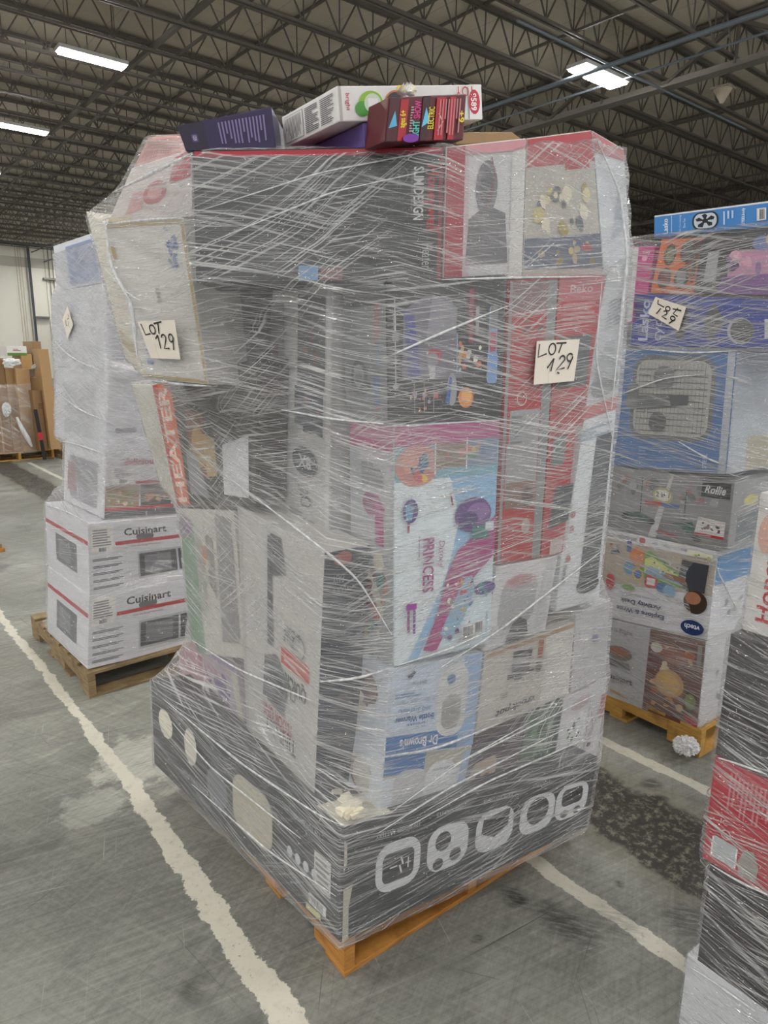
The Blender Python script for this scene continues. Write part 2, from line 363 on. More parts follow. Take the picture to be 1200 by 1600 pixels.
# ------------------------------------------------------------------ stretch wrap shell
def hull2d(pts):
    pts = sorted(set((round(x, 4), round(y, 4)) for x, y in pts))
    if len(pts) < 3: return pts
    def half(it):
        h = []
        for p in it:
            while len(h) >= 2 and (h[-1][0]-h[-2][0])*(p[1]-h[-2][1])-(h[-1][1]-h[-2][1])*(p[0]-h[-2][0]) <= 0: h.pop()
            h.append(p)
        return h
    a = half(pts); b = half(reversed(pts)); return a[:-1]+b[:-1]
EDG = [(0, 1), (1, 2), (2, 3), (3, 0), (4, 5), (5, 6), (6, 7), (7, 4), (0, 4), (1, 5), (2, 6), (3, 7)]
def wrap(fr, cen, z0, ztop, mat, label, off=.009, NA=300, NZ=90, win=.09, lip=.05, extra=(), rough=.004, seed=1, folds=(), name='stretch_wrap', group=None):
    """cen: local (i,j) centre; ztop: function(angle in the pallet frame)->rim height"""
    c = fr.pt(*cen); zmax = max(ztop(2*math.pi*a/72) for a in range(72)); nl = int((zmax-z0)/.02)+2; zs = [z0+(zmax-z0)*k/(nl-1) for k in range(nl)]
    dirs = [(math.cos(2*math.pi*a/NA), math.sin(2*math.pi*a/NA)) for a in range(NA)]
    R = []
    for z in zs:
        pts = []
        for bx in list(fr.boxes)+list(extra):
            for e0, e1 in EDG:
                p, q = bx[e0], bx[e1]
                if (p.z-z)*(q.z-z) <= 0 and abs(p.z-q.z) > 1e-6:
                    t = (z-p.z)/(q.z-p.z); w = p+(q-p)*t; pts.append((w.x-c.x, w.y-c.y))
                elif abs(p.z-z) < .012: pts.append((p.x-c.x, p.y-c.y))
        h = hull2d(pts) if len(pts) > 2 else []
        row = []
        for dx, dy in dirs:
            best = 0
            for k in range(len(h)):
                x1, y1 = h[k]; x2, y2 = h[(k+1) % len(h)]; ex, ey = x2-x1, y2-y1; den = dx*ey-dy*ex
                if abs(den) < 1e-9: continue
                t = (x1*ey-y1*ex)/den; s_ = (x1*dy-y1*dx)/den
                if t > 0 and -1e-6 <= s_ <= 1+1e-6: best = max(best, t)
            row.append(best)
        R.append(row)
    for k in range(len(R)):      # levels with nothing: borrow a neighbour
        if max(R[k]) < .05:
            j = min((x for x in range(len(R)) if max(R[x]) >= .05), key=lambda x: abs(x-k)); R[k] = list(R[j])
    wn = max(1, int(win/(zs[1]-zs[0])))
    def chord(col):               # taut film: upper concave envelope inside a sliding window
        n = len(col); out = list(col)
        for k in range(n):
            for a in range(max(0, k-wn), k):
                for b in range(k+1, min(n, k+wn+1)):
                    t = (k-a)/(b-a); v = col[a]*(1-t)+col[b]*t
                    if v > out[k]: out[k] = v
        return out
    cols = [chord([R[k][a] for k in range(nl)]) for a in range(NA)]
    rnd = random.Random(seed); ph = [(rnd.uniform(0, 6), rnd.uniform(2, 9), rnd.uniform(10, 40)) for _ in range(6)]
    verts = []; uvs = []; rows = NZ+4
    frame_ang = math.atan2(fr.u.y, fr.u.x)
    for a in range(NA+1):
        aa = a % NA; th = 2*math.pi*aa/NA; zt = ztop((th-frame_ang) % (2*math.pi)); arc = 0
        for k in range(rows):
            if k < NZ: z = z0+(zt-z0)*k/(NZ-1); sh = 1
            else: z = zt+.004*(k-NZ+1)*.5; sh = 1-lip*(k-NZ+1)/4
            f = max(0, min(nl-1.001, (z-z0)/(zmax-z0)*(nl-1))); i0 = int(f); r = cols[aa][i0]*(1-(f-i0))+cols[aa][i0+1]*(f-i0)
            r += off+rough*sum((1+math.sin(p+q*th*2+w*z*.5)) for p, q, w in ph)/12
            if k == 0: r -= off*.3
            r *= sh; verts.append((c.x+dirs[aa][0]*r, c.y+dirs[aa][1]*r, z))
    mb = MB(); mb.mats = [mat]
    for a in range(NA):
        for k in range(rows-1):
            mb.f.append((a*rows+k, (a+1)*rows+k, (a+1)*rows+k+1, a*rows+k+1)); mb.mi.append(0)
    base = Vector((c.x, c.y, z0)); mb.v = [tuple(Vector(p)-base) for p in verts]
    ob = mb.build(name, smooth=True); ob.location = base; tag(ob, label, 'plastic wrap', group)
    # uv in metres around the load
    ul = ob.data.uv_layers.new(name='UVMap'); arcs = [0.0]
    kk = rows//2
    for a in range(NA): arcs.append(arcs[-1]+(Vector(verts[(a+1)*rows+kk])-Vector(verts[a*rows+kk])).length)
    data = []
    for p in ob.data.polygons:
        for li in p.loop_indices:
            vi = ob.data.loops[li].vertex_index; a, k = divmod(vi, rows); z = verts[vi][2] + (k-NZ+1)*.02*(k >= NZ)
            data += [arcs[a], z]
    ul.data.foreach_set('uv', data)
    bvh = BVHTree.FromPolygons([Vector(v) for v in verts], mb.f)
    return ob, bvh
def onto(bvh, px, py, lift=.004):
    d = ray(px, py).normalized(); h = bvh.ray_cast(Vector((0, 0, EYE)), d)
    if h[0] is None: return None
    n = h[1];
    if n.dot(d) > 0: n = -n
    return h[0]+n*lift
def fold(parent, bvh, pts, r, mat, name='gathered_fold'):
    P = []
    for (x0, y0), (x1, y1) in zip(pts, pts[1:]):
        n = max(2, int(math.hypot(x1-x0, y1-y0)/12))
        for k in range(n): P.append((x0+(x1-x0)*k/n, y0+(y1-y0)*k/n))
    P.append(pts[-1]); Q = [onto(bvh, x, y, .001) for x, y in P]; Q = [q for q in Q if q]
    # relax
    for _ in range(3): Q = [Q[0]]+[(Q[i-1]+Q[i]*2+Q[i+1])/4 for i in range(1, len(Q)-1)]+[Q[-1]]
    n = len(Q); rr = [r*(.25+.75*math.sin(math.pi*(k+.5)/n))*random.uniform(.8, 1.2) for k in range(n)]
    mb = MB(); mb.tube([q-parent.location for q in Q], rr, mat, 6); o = mb.build(name, parent, smooth=True); return o
N = NT('gathered_film'); d_ = N.n('ShaderNodeBsdfPrincipled'); d_.inputs['Base Color'].default_value = (.82, .83, .84, 1); d_.inputs['Roughness'].default_value = .22
t_ = N.n('ShaderNodeBsdfTransparent'); m_ = N.n('ShaderNodeMixShader'); co = N.n('ShaderNodeTexCoord'); N.l(N.maprange(N.noise(co.outputs['Object'], 60, 3), .3, .7, .45, .9), m_.inputs[0])
N.l(t_.outputs[0], m_.inputs[1]); N.l(d_.outputs[0], m_.inputs[2]); N.l(m_.outputs[0], N.out.inputs[0]); M_ROPE = N.m

# ------------------------------------------------------------------ the warehouse
ZD = 8.58   # roof deck underside
def floor_material():
    N = NT('worn_concrete'); co = N.n('ShaderNodeTexCoord').outputs['Object']
    sep = N.n('ShaderNodeSeparateXYZ'); N.l(co, sep.inputs[0]); X, Y = sep.outputs[0], sep.outputs[1]
    big = N.noise(co, .9, 4, .55); med = N.noise(co, 5, 5, .65); fin = N.noise(co, 60, 4, .7)
    c = N.mix(N.maprange(big, .32, .68, smooth=True), hexc('62635f'), hexc('9b9c95'))
    c = N.mix(N.maprange(med, .3, .7, 0, .6), c, hexc('80817b')); c = N.mix(N.maprange(fin, .35, .7, 0, .35), c, hexc('a9a9a0'))
    c = N.mix(N.maprange(N.noise(co, 2.3, 5, .6), .52, .70, 0, .8, smooth=True), c, hexc('5a5c58'))
    grain = N.noise(co, 140, 3, .7); c = N.mix(N.maprange(grain, .58, .78, 0, .45), c, hexc('4e504c'))
    # worn lighter sweeps
    sw = N.maprange(N.noise(N.rotscale(co, -12, (2.2, 12, 1), (3, 1, 0)), 1.0, 5, .65), .55, .66, 0, .7)
    def near(cx, cy, rx, ry, soft=.4, dist=.25):
        dx = N.math('MULTIPLY', N.math('SUBTRACT', X, cx), 1/rx); dy = N.math('MULTIPLY', N.math('SUBTRACT', Y, cy), 1/ry)
        d = N.math('SQRT', N.math('ADD', N.math('MULTIPLY', dx, dx), N.math('MULTIPLY', dy, dy)))
        d = N.math('ADD', d, N.math('MULTIPLY', N.math('SUBTRACT', N.noise(co, 9, 4, .7), .5), dist*4))
        return N.maprange(d, 1-soft, 1+soft*.3, 1, 0, smooth=True)
    c = N.mix(N.math('MULTIPLY', sw, near(1.0, 2.75, .55, .65, .5)), c, hexc('c3c4b8'))
    c = N.mix(N.math('MULTIPLY', near(.98, 2.75, .24, .22, .3, .5), .8), c, hexc('c6c7bc'))
    c = N.mix(N.math('MULTIPLY', near(.66, 2.55, .14, .12, .3, .6), .6), c, hexc('b9bbb2'))
    c = N.mix(N.math('MULTIPLY', near(1.0, 3.9, .6, 1.2, .6), .35), c, hexc('b4b4a8'))
    # scratches
    for ang, k in ((12, .34), (-28, .22), (66, .2)):
        br = N.noise(N.rotscale(co, ang, (1.3, 48, 1), (ang*.2, 1, 0)), 1.0, 6, .78)
        c = N.mix(N.maprange(br, .50, .66, 0, k), c, hexc('454743')); c = N.mix(N.maprange(br, .46, .34, 0, k*.55), c, hexc('c6c7bb'))
    for ang, su, sv, lo, hi, k, col in ((8, 1.2, 130, .69, .74, .75, '3f403e'), (-22, 1.6, 160, .69, .74, .65, '444542'), (55, 1.4, 140, .71, .75, .7, '3c3d3b'), (84, 1.3, 120, .70, .75, .6, '4a4b47'), (-50, 1.7, 180, .70, .75, .6, '464744'), (20, 2, 150, .70, .76, .5, 'c8c8be'), (-70, 2, 150, .70, .76, .5, 'c4c4ba')):
        s_ = N.noise(N.rotscale(co, ang, (su, sv, 1), (ang*.1, 0, 0)), 1.0, 2, .5); c = N.mix(N.maprange(s_, lo, hi, 0, k), c, hexc(col))
    # painted lines, flaked at the edges
    def stripe(x0, hw, rag, y0, y1, col, brk, wob=.02, drift=None, taper=None):
        nz = N.noise(co, 8, 7, .75); wv = N.noise(co, 1.9, 3)
        xx = N.math('ADD', X, N.math('MULTIPLY', N.math('SUBTRACT', wv, .5), wob))
        ctr = N.maprange(Y, *drift) if drift else x0
        d = N.math('ABSOLUTE', N.math('SUBTRACT', xx, ctr))
        if taper: d = N.math('ADD', d, N.maprange(Y, *taper))
        d = N.math('ADD', d, N.math('MULTIPLY', N.math('SUBTRACT', nz, .5), rag))
        a = N.maprange(d, hw, hw+.003, 1, 0)
        a = N.math('MULTIPLY', a, N.maprange(N.noise(co, 3.1, 4, .7), brk, brk+.03))
        a = N.math('MULTIPLY', a, N.math('MULTIPLY', N.maprange(Y, y0, y0+.05), N.maprange(Y, y1, y1+.05, 1, 0)))
        a = N.math('MULTIPLY', a, N.maprange(N.noise(co, 45, 4, .75), .72, .60))
        return a
    line = N.mix(N.maprange(N.noise(co, 20, 5, .7), .5, .8, 0, .6), hexc('d6d2c4'), hexc('aaa89c'))
    c = N.mix(stripe(.808, .040, .10, .6, 30, 0, .32, .04, (1.2, 2.6, .772, .826), (1.6, 3.2, 0, .018)), c, line)
    c = N.mix(stripe(1.765, .027, .07, -6, 6, 0, .25, .04), c, N.mix(.3, line, hexc('8f8f86')))
    c = N.mix(N.math('MULTIPLY', stripe(2.64, .028, .05, -6, 12, 0, .3, .04), .75), c, line)
    # dark adhesive band with pale specks
    bd = N.math('ABSOLUTE', N.math('SUBTRACT', X, 2.24)); bd = N.math('ADD', bd, N.math('MULTIPLY', N.math('SUBTRACT', N.noise(co, 5, 5, .65), .5), .22))
    bm_ = N.maprange(bd, .17, .20, 1, 0); sp = N.maprange(N.noise(co, 30, 7, .8), .50, .60)
    c = N.mix(N.math('MULTIPLY', N.maprange(bd, .2, .32, 1, 0, smooth=True), .35), c, hexc('6e6650'))
    c = N.mix(N.math('MULTIPLY', bm_, .95), c, N.mix(sp, hexc('2c2a27'), hexc('7d796b')))
    # tyre and drip stains
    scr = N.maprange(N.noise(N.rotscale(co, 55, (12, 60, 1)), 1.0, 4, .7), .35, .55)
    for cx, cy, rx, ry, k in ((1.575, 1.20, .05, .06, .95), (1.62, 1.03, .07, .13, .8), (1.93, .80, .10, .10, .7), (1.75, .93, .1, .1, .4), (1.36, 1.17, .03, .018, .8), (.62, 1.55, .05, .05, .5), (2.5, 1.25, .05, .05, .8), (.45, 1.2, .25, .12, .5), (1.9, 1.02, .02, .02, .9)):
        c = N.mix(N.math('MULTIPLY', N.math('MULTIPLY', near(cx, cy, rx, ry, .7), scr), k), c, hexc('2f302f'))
    b = N.n('ShaderNodeBsdfPrincipled'); N.l(c, b.inputs['Base Color']); N.l(N.maprange(med, .3, .7, .42, .68), b.inputs['Roughness'])
    bp = N.n('ShaderNodeBump'); bp.inputs['Strength'].default_value = .25; bp.inputs['Distance'].default_value = .003; N.l(fin, bp.inputs['Height']); N.l(bp.outputs[0], b.inputs['Normal'])
    N.l(b.outputs[0], N.out.inputs[0]); return N.m
def plaster(name, a, b_, sc=2):
    N = NT(name); co = N.n('ShaderNodeTexCoord').outputs['Object']; c = N.mix(N.noise(co, sc, 4), hexc(a), hexc(b_))
    b = N.n('ShaderNodeBsdfPrincipled'); N.l(c, b.inputs['Base Color']); b.inputs['Roughness'].default_value = .8; N.l(b.outputs[0], N.out.inputs[0]); return N.m
mb = MB(); mb.box(-30, 70, -9, 52, -.3, 0, floor_material()); tag(mb.build('floor'), kind='structure')
# roof deck: faced insulation boards with seams
N = NT('roof_deck_boards'); co = N.n('ShaderNodeTexCoord').outputs['Object']
sx = N.n('ShaderNodeSeparateXYZ'); N.l(co, sx.inputs[0])
seam = N.math('PINGPONG', sx.outputs[0], .61); seamy = N.math('PINGPONG', sx.outputs[1], 1.22)
c = N.mix(N.noise(N.rotscale(co, 0, (.25, 2, 1)), 1.0, 5, .6), hexc('b3a997'), hexc('d6ccba')); c = N.mix(N.maprange(seam, 0, .02, .4, 0), c, hexc('5a544a')); c = N.mix(N.maprange(seamy, 0, .02, .3, 0), c, hexc('5a544a'))
b = N.n('ShaderNodeBsdfPrincipled'); N.l(c, b.inputs['Base Color']); b.inputs['Roughness'].default_value = .7; N.l(b.outputs[0], N.out.inputs[0])
mb = MB(); mb.box(-30, 70, -9, 52, ZD, ZD+.3, N.m); tag(mb.build('ceiling'), kind='structure')
WM = plaster('painted_tilt_panel', 'dfdccf', 'eeebe0', .4); BAND = plaster('painted_wall_band', 'b9b5aa', 'c6c2b6', .5)
mb = MB(); mb.box(-30, 70, 50, 50.3, 0, 6.9, WM); mb.box(-30, 70, 50, 50.3, 6.9, 7.5, BAND); mb.box(-30, 70, 50, 50.3, 7.5, ZD, WM)
for x in range(-28, 70, 8): mb.box(x-.02, x+.02, 49.99, 50.0, 0, ZD, BAND)
tag(mb.build('wall_far'), kind='structure')
mb = MB(); mb.box(70, 70.3, -9, 50.3, 0, ZD, WM); tag(mb.build('wall_right'), kind='structure')

# open-web roof joists, spans between the trusses
def joist_parts(L):
    n = max(2, round(L/.84)); p = L/n; top = MB(); bot = MB(); web = MB()
    for s_ in (-.045, .045): bot.box(0, L, s_-.022, s_+.022, -.022, .022, M_JOIST)
    for s_ in (-.04, .04): top.box(0, L, s_-.03, s_+.03, .69, .755, M_JOIST)
    for k in range(n):
        web.bar((k*p, 0, .02), (k*p+p/2, 0, .70), .026, .026, M_JOIST); web.bar((k*p+p/2, 0, .70), (k*p+p, 0, .02), .026, .026, M_JOIST)
        web.bar((k*p, 0, .0), (k*p, 0, .70), .02, .02, M_JOIST)
    return top.build('top_chord', link=False), bot.build('bottom_chord', link=False), web.build('web_bars', link=False)
ZB = EYE+6.05
spans = [(-14, 3.2), (3.2, 15.7), (15.7, 30.2), (30.2, 45)]
protos = [joist_parts(b_-a) for a, b_ in spans]
lab = ['slender grey open-web roof joist under the deck, left bay beyond the lamps', 'slender grey open-web roof joist crossing the lit bay above the tall wrapped pallet',
       'slender grey open-web roof joist in the bay beyond the heavy truss', 'slender grey open-web roof joist in the farthest bay at the right']
for si, (a, b_) in enumerate(spans):
    for k in range(0, 28):
        y = 7.77+1.524*k-1.524*4*(si > 0 and k < 0)
        y = 6.25+1.524*k
        if si == 0 and y < 15: continue
        if si == 3 and (y > 30 or y < 11): continue
        if si == 2 and y > 42: continue
        e = empty('roof_joist', (a, y, ZB)); tag(e, lab[si], 'roof joist', 'roof joists, bay %s' % ['left', 'middle', 'right', 'far right'][si])
        for p in protos[si]:
            q = p.copy(); COL.objects.link(q); q.parent = e
for pr in protos:
    for p in pr: bpy.data.objects.remove(p)
# heavy trusses carrying the joists
def girder(x, y0, y1, label, h=.95, w=.30, zb=None):
    zb = zb or ZB-.2; e = empty('roof_truss', (x, y0, zb)); L = y1-y0; tag(e, label, 'roof truss')
    a = MB(); a.box(-w/2, w/2, 0, L, -.03, .02, M_GIRDER); a.box(-.02, .02, 0, L, .02, .14, M_GIRDER); a.build('bottom_chord', e)
    a = MB(); a.box(-w/2, w/2, 0, L, h-.06, h-.01, M_JOIST); a.box(-.02, .02, 0, L, h-.18, h-.06, M_JOIST); a.build('top_chord', e)
    a = MB(); n = round(L/3.048); p = L/n
    for k in range(n):
        a.bar((0, k*p, .05), (0, k*p+p/2, h-.1), .10, .07, M_JOIST); a.bar((0, k*p+p/2, h-.1), (0, k*p+p, .05), .10, .07, M_JOIST); a.bar((0, k*p+p/2, .05), (0, k*p+p/2, h-.1), .08, .05, M_JOIST)
    a.build('diagonals', e)
girder(15.7, 3.0, 50, 'heavy grey steel roof truss with a wide pale lower flange, behind the right-hand lamp')
girder(30.2, 12, 50, 'heavy grey steel roof truss far beyond the lamps, above the right-hand pallets', w=.22)
girder(3.2, 16, 50, 'dark roof truss running away above the left wrapped pallet', w=.16)
def brace(x, z, y0, y1, r, mat, label, name='bridging_bar', cat='ceiling brace', grp='bridging bars under the roof', n=4):
    mb = MB(); mb.bar((0, 0, 0), (0, y1-y0, 0), r, r, mat, n); o = mb.build(name); o.location = (x, y0, z); tag(o, label, cat, grp)
for x, z, r in ((6.5, ZB+.06, .085), (7.05, ZB+.05, .05), (8.9, ZB+.72, .05), (9.5, ZB+.06, .06), (1.0, ZB+.1, .06), (-3, ZB+.06, .06), (11.4, ZB+.72, .05), (12.4, ZB+.06, .05), (19, ZB+.06, .06), (22.6, ZB+.06, .06), (26, ZB+.06, .06), (20.8, ZB+.72, .05), (34, ZB+.06, .07), (39, ZB+.06, .07)):
    brace(x, z, 5, 50, r, M_JOIST, 'long dark bridging bar tying the roof joists together, running away from the viewer')
brace(13.1, EYE+5.6, 3, 50, .09, M_PIPE, 'blue-grey sprinkler pipe hanging beside the right-hand lamp', 'sprinkler_pipe', 'pipe', None, 10)
brace(14.3, EYE+5.75, 3, 50, .05, M_PIPE, 'thin pale pipe running between the sprinkler pipe and the truss', 'sprinkler_branch_pipe', 'pipe', None, 8)
mb = MB(); mb.bar((0, 0, 0), (9, 0, 0), .05, .05, M_PIPE, 8); o = mb.build('conduit'); o.location = (10.5, 9.1, EYE+5.72); tag(o, 'thin grey conduit crossing over the right-hand lamp', 'pipe')
# loudspeaker horn near the truss
p = Vector((16.6, 8.35, 7.45)); mb = MB()
for k in range(12):
    a, b2 = 2*math.pi*k/12, 2*math.pi*(k+1)/12; mb.poly([(.03*math.cos(a), .03*math.sin(a), -.2), (.03*math.cos(b2), .03*math.sin(b2), -.2), (.2*math.cos(b2), .2*math.sin(b2), .08), (.2*math.cos(a), .2*math.sin(a), .08)], card('b8aa98'))
mb.box(-.2, .2, -.2, .2, .08, .12, card('9d9184')); mb.bar((0, 0, .12), (0, 0, 1.1), .03, .03, M_JOIST); o = mb.build('pendant_horn'); o.location = p; tag(o, 'small pale cone-shaped horn hanging under the roof truss at the right', 'loudspeaker')

# ceiling lamps
def lamp(x0, y, z, L, w, label, group=None, split=False):
    e = empty('ceiling_lamp', (x0, y, z)); tag(e, label, 'ceiling lamp', group)
    h = MB(); h.box(-.04, L+.04, -w/2-.04, w/2+.04, .012, .09, M_HOUS); h.build('housing', e, bevel=.01)
    for a, b_ in (((0, L*.30), (L*.33, L)) if split else ((0, L),)):
        g = MB(); g.box(a, b_, -w/2, w/2, -.03, .010, M_LENS); g.build('lens', e, bevel=.012)
    c = MB()
    for s_ in (.15, L-.15): c.bar((s_, 0, .09), (s_, 0, ZD-z-.02), .012, .012, M_JOIST)
    c.build('hanger', e)
LZ = EYE+5.75
for k, (y, t) in enumerate(((15.82, 'long bright ceiling lamp, the nearest of the left row'), (21.7, 'bright ceiling lamp cut by the left edge of the photo'), (27.5, 'small distant lamp third in the left row'), (33.4, 'small distant lamp fourth in the left row'))):
    lamp(4.78, y, LZ, 1.27, .26, t)
lamp(13.0, 9.62, LZ-.02, 1.5, .42, 'wide bright two-panel ceiling lamp above the right side of the tall pallet', split=True)
for y in (15.6, 21.5, 27.4, 33.3): lamp(13.0, y, LZ, 1.3, .3, 'ceiling lamp further along the right row, behind the wrapped stack', 'far lamps of the right row')
for x in (-12, -4, 4.78, 13.0, 21.5):  # unseen lamps, added to brighten carton faces and the far wall
    for y in (-7.5, -2.2, 3.9, 9.7, 18, 26, 34, 42, 47):
        if y > 10 and x > 0 and not (x == 4.78 and y > 38) and not (x == 13.0 and y > 40): continue
        if x == 13.0 and y == 9.7: continue
        if x == 21.5 and y > 3: continue
        lamp(x, y, LZ, 1.3, .42, 'unseen ceiling lamp added to light the stacks and the far wall', 'unseen lamps added for their light')

# things on the far wall
def wallpipe(px0, py0, py1, r, mat, label, name='wall_conduit', dx=0):
    v = ray(px0, py0); t = 49.9/v.y; x = v.x*t; z0 = EYE+v.z*t; v = ray(px0, py1); z1 = EYE+v.z*49.9/v.y
    z1 = max(z1, .05); mb = MB(); mb.bar((0, 0, 0), (0, 0, z0-z1), r, r, mat, 8); o = mb.build(name); o.location = (x+dx, 49.9-r, z1); tag(o, label, 'pipe')
wallpipe(42, 385, 600, .16, M_DARKPIPE, 'thick dark standpipe rising up the far white wall')
for px, r, t in ((22, .03, 'thin tan conduit on the far wall, leftmost of three'), (26, .03, 'thin tan conduit on the far wall, middle of three'), (30, .03, 'thin tan conduit on the far wall, right of three')): wallpipe(px, 384, 600, r, card('a89a80'), t)
for px, r, t in ((67, .03, 'thin grey conduit beside the left pallet'), (73, .06, 'grey conduit pair on the far wall, left one'), (79, .05, 'grey conduit pair on the far wall, right one')): wallpipe(px, 384, 600, r, card('6d6d68'), t)
for (px, py), t in (((78, 436), 'upper small strut bracket on the far wall conduits'), ((68, 496), 'lower small strut bracket on the far wall conduits')):
    v = ray(px, py); k = 49.75/v.y; mb = MB(); mb.box(-.38, .38, -.05, .25, -.06, .06, card('6b6a66')); o = mb.build('strut_bracket'); o.location = (v.x*k, 49.75, EYE+v.z*k); tag(o, t, 'bracket')
v = ray(0, 378); k = 49.6/v.y; mb = MB(); mb.bar((0, 0, 0), (14, 0, 0), .22, .22, M_DARKPIPE, 10); o = mb.build('header_pipe'); o.location = (v.x*k-1, 49.6, EYE+v.z*k); tag(o, 'thick dark pipe running along the top of the far wall', 'pipe')
# timber pallets
def pallet(name, o, ang, U, V, mat, label, lift=0, mid=True, top_n=7):
    """stringers run along v; deck boards run along u"""
    e = empty(name, (o[0], o[1], lift), math.radians(ang)); tag(e, label, 'pallet'); w = .038; zb = .016; zs = .124; rnd = random.Random(int(o[0]*100))
    for k, x in enumerate((0, U/2-w/2, U-w)):
        a = MB(); n0 = .13; n1 = .44
        for y0, y1, z0 in ((0, .16, zb), (.16, .40, zb+.045), (.40, V-.40, zb), (V-.40, V-.16, zb+.045), (V-.16, V, zb)):
            a.box(x, x+w, y0, y1, z0, zs, mat)
        a.build('stringer', e, bevel=.002)
    bw = .10
    for k in range(top_n):
        y = (V-bw)*k/(top_n-1)+ (rnd.uniform(-.01, .01) if 0 < k < top_n-1 else 0); a = MB(); a.box(rnd.uniform(-.008, .004), U+rnd.uniform(-.004, .008), y, y+bw, zs, zs+.016, mat); a.build('deck_board', e, bevel=.002)
    for k in range(4):
        y = (V-bw)*k/3; a = MB(); a.box(0, U, y, y+bw, 0, zb, mat); a.build('bottom_board', e, bevel=.002)
    return e
# ================================================================== the tall pallet in the middle
MC = at(538, 1528); F = Frame(MC, -4)
pallet('wooden_pallet', (MC.x, MC.y), -1.8, 1.02, 1.2, M_WOOD, 'orange-brown wooden pallet under the tall wrapped stack in the middle')
# long black carton at the bottom (pixel corners of its base and rim)
zb, zt = .142, .455
n0, n1 = at(531, 1475, zb), at(535, 1292, zt); r0, r1 = at(915, 1300, zb), at(934, 1182, zt); l0, l1 = at(255, 1190, zb), at(255, 1088, zt)
BQ, _ = F.PL([(535, 1292), (934, 1182), (917, 1292), (531, 1473)], (-.02, -.015), (.92, -.09))
n1 = BQ[0]; depth_v = (F.pt(-.165, 1.13)-F.pt(-.02, -.015))
icon = 'd9dadd'
blk = [('t', '12V BIGGER BATTERY', .18, .83, .045, 'c9cacc', 180, False, .15), ('t', 'LED LIGHTS', .365, .86, .045, 'c9cacc', 180, False, .10), ('t', 'EASY TO DRIVE', .555, .85, .045, 'c9cacc', 180, False, .12), ('t', '3 OUTPUT', .74, .86, .04, 'c9cacc', 180, False, .08), ('t', 'SWING SEAT', .885, .87, .04, 'c9cacc', 180, False, .09)]
for cx, kind in ((.185, 0), (.365, 1), (.55, 2), (.735, 3), (.895, 4)):
    blk += [('rr', cx-.078, .28, cx+.078, .74, .05, icon)]
    if kind == 0: blk += [('rr', cx-.055, .36, cx+.055, .64, .02, '1b1d22'), ('s', [(cx-.03, .5), (cx-.004, .5)], .004, icon), ('s', [(cx+.012, .42), (cx+.004, .5), (cx+.016, .5), (cx+.008, .58)], .006, icon), ('s', [(cx+.025, .5), (cx+.043, .5)], .004, icon), ('s', [(cx+.034, .45), (cx+.034, .55)], .004, icon)]
    if kind == 1: blk += [('e', cx-.02, .58, .03, .1, '1b1d22'), ('e', cx+.03, .4, .022, .07, '1b1d22'), ('e', cx-.035, .36, .02, .06, '1b1d22')]
    if kind == 2: blk += [('p', [(cx-.05, .66), (cx+.06, .7), (cx+.055, .5), (cx+.0, .42), (cx-.055, .5)], '1b1d22')]
    if kind == 3: blk += [('e', cx, .54, .05, .17, '1b1d22'), ('e', cx, .54, .034, .11, '2c2f36')]
    if kind == 4: blk += [('rr', cx-.05, .46, cx+.05, .68, .02, '1b1d22'), ('e', cx-.03, .36, .018, .05, '1b1d22'), ('e', cx+.03, .36, .018, .05, '1b1d22')]
blk += [('p', [(0, .0), (.02, .02), (.018, .3), (.03, .5), (.0, .48)], 'b9b3a2'), ('p', [(0, .62), (.01, .7), (.008, .86), (0, .9)], 'c9c2b0')]
bl_left = [('r', .90, .30, .965, .62, 'cfcfca'), ('lines', .905, .35, .96, .6, 5, '7a7a78'), ('t', '12V TOY BATTERY', .86, .78, .05, 'bdbfc2', 180, False, .12), ('rr', .88, .10, .95, .2, .004, 'd8d8d4'), ('bar', .89, .115, .94, .185, '222222'), ('r', .87, .03, .93, .09, 'c9c28a'),
           ('e', .1, .62, .05, .16, 'e7e3cf'), ('e', .27, .6, .04, .2, 'd8d4c6'), ('rr', .52, .2, .72, .75, .06, 'b7b09b'), ('e', .43, .4, .06, .2, '6d7079'), ('t', 'RIDE ON TRUCK', .33, .25, .07, '8f9299', 180, True, .25)]
for k in range(4): bl_left += [('e', .80+k*.035, .42-k*.004, .012, .05, 'c5c6c8')]
BLACK = carton(F, (BQ, depth_v.normalized()), depth_v.length, '23262c', 'long black ride-on toy carton with white icons, at the bottom of the tall stack', front=blk, left=bl_left, top=[('r', .0, 0, .16, .1, 'd8d2bf'), ('blobs', 0, 0, .2, .16, ['efe9d6', 'd8cfb4'], 9, 4, .03)], inward=depth_v.normalized())
# crushed corner foam on the black carton
q = n1+F.u*.035+F.v*.03; mb = MB(); rr = random.Random(3)
for k in range(16):
    p = Vector((rr.uniform(-.03, .03), rr.uniform(-.02, .03), rr.uniform(-.004, .02))); s_ = rr.uniform(.012, .022)
    mb.hexa([p+Vector((a*s_*rr.uniform(.5, 1), b_*s_*rr.uniform(.5, 1), c_*s_*rr.uniform(.3, .7))) for c_ in (-1, 1) for a, b_ in ((-1, -1), (1, -1), (1, 1), (-1, 1))], card('e9e2cb'))
o = mb.build('torn_foam_corner', bevel=.003); o.location = q+Vector((0, 0, .012)); tag(o, 'torn cream foam poking out at the near top corner of the black carton', 'foam')

BW = '3f78b5'; FD = ['8a5a3a', 'b98a58', '6d3f30', '9c7a52', 'c9a878', '5c4a3a']
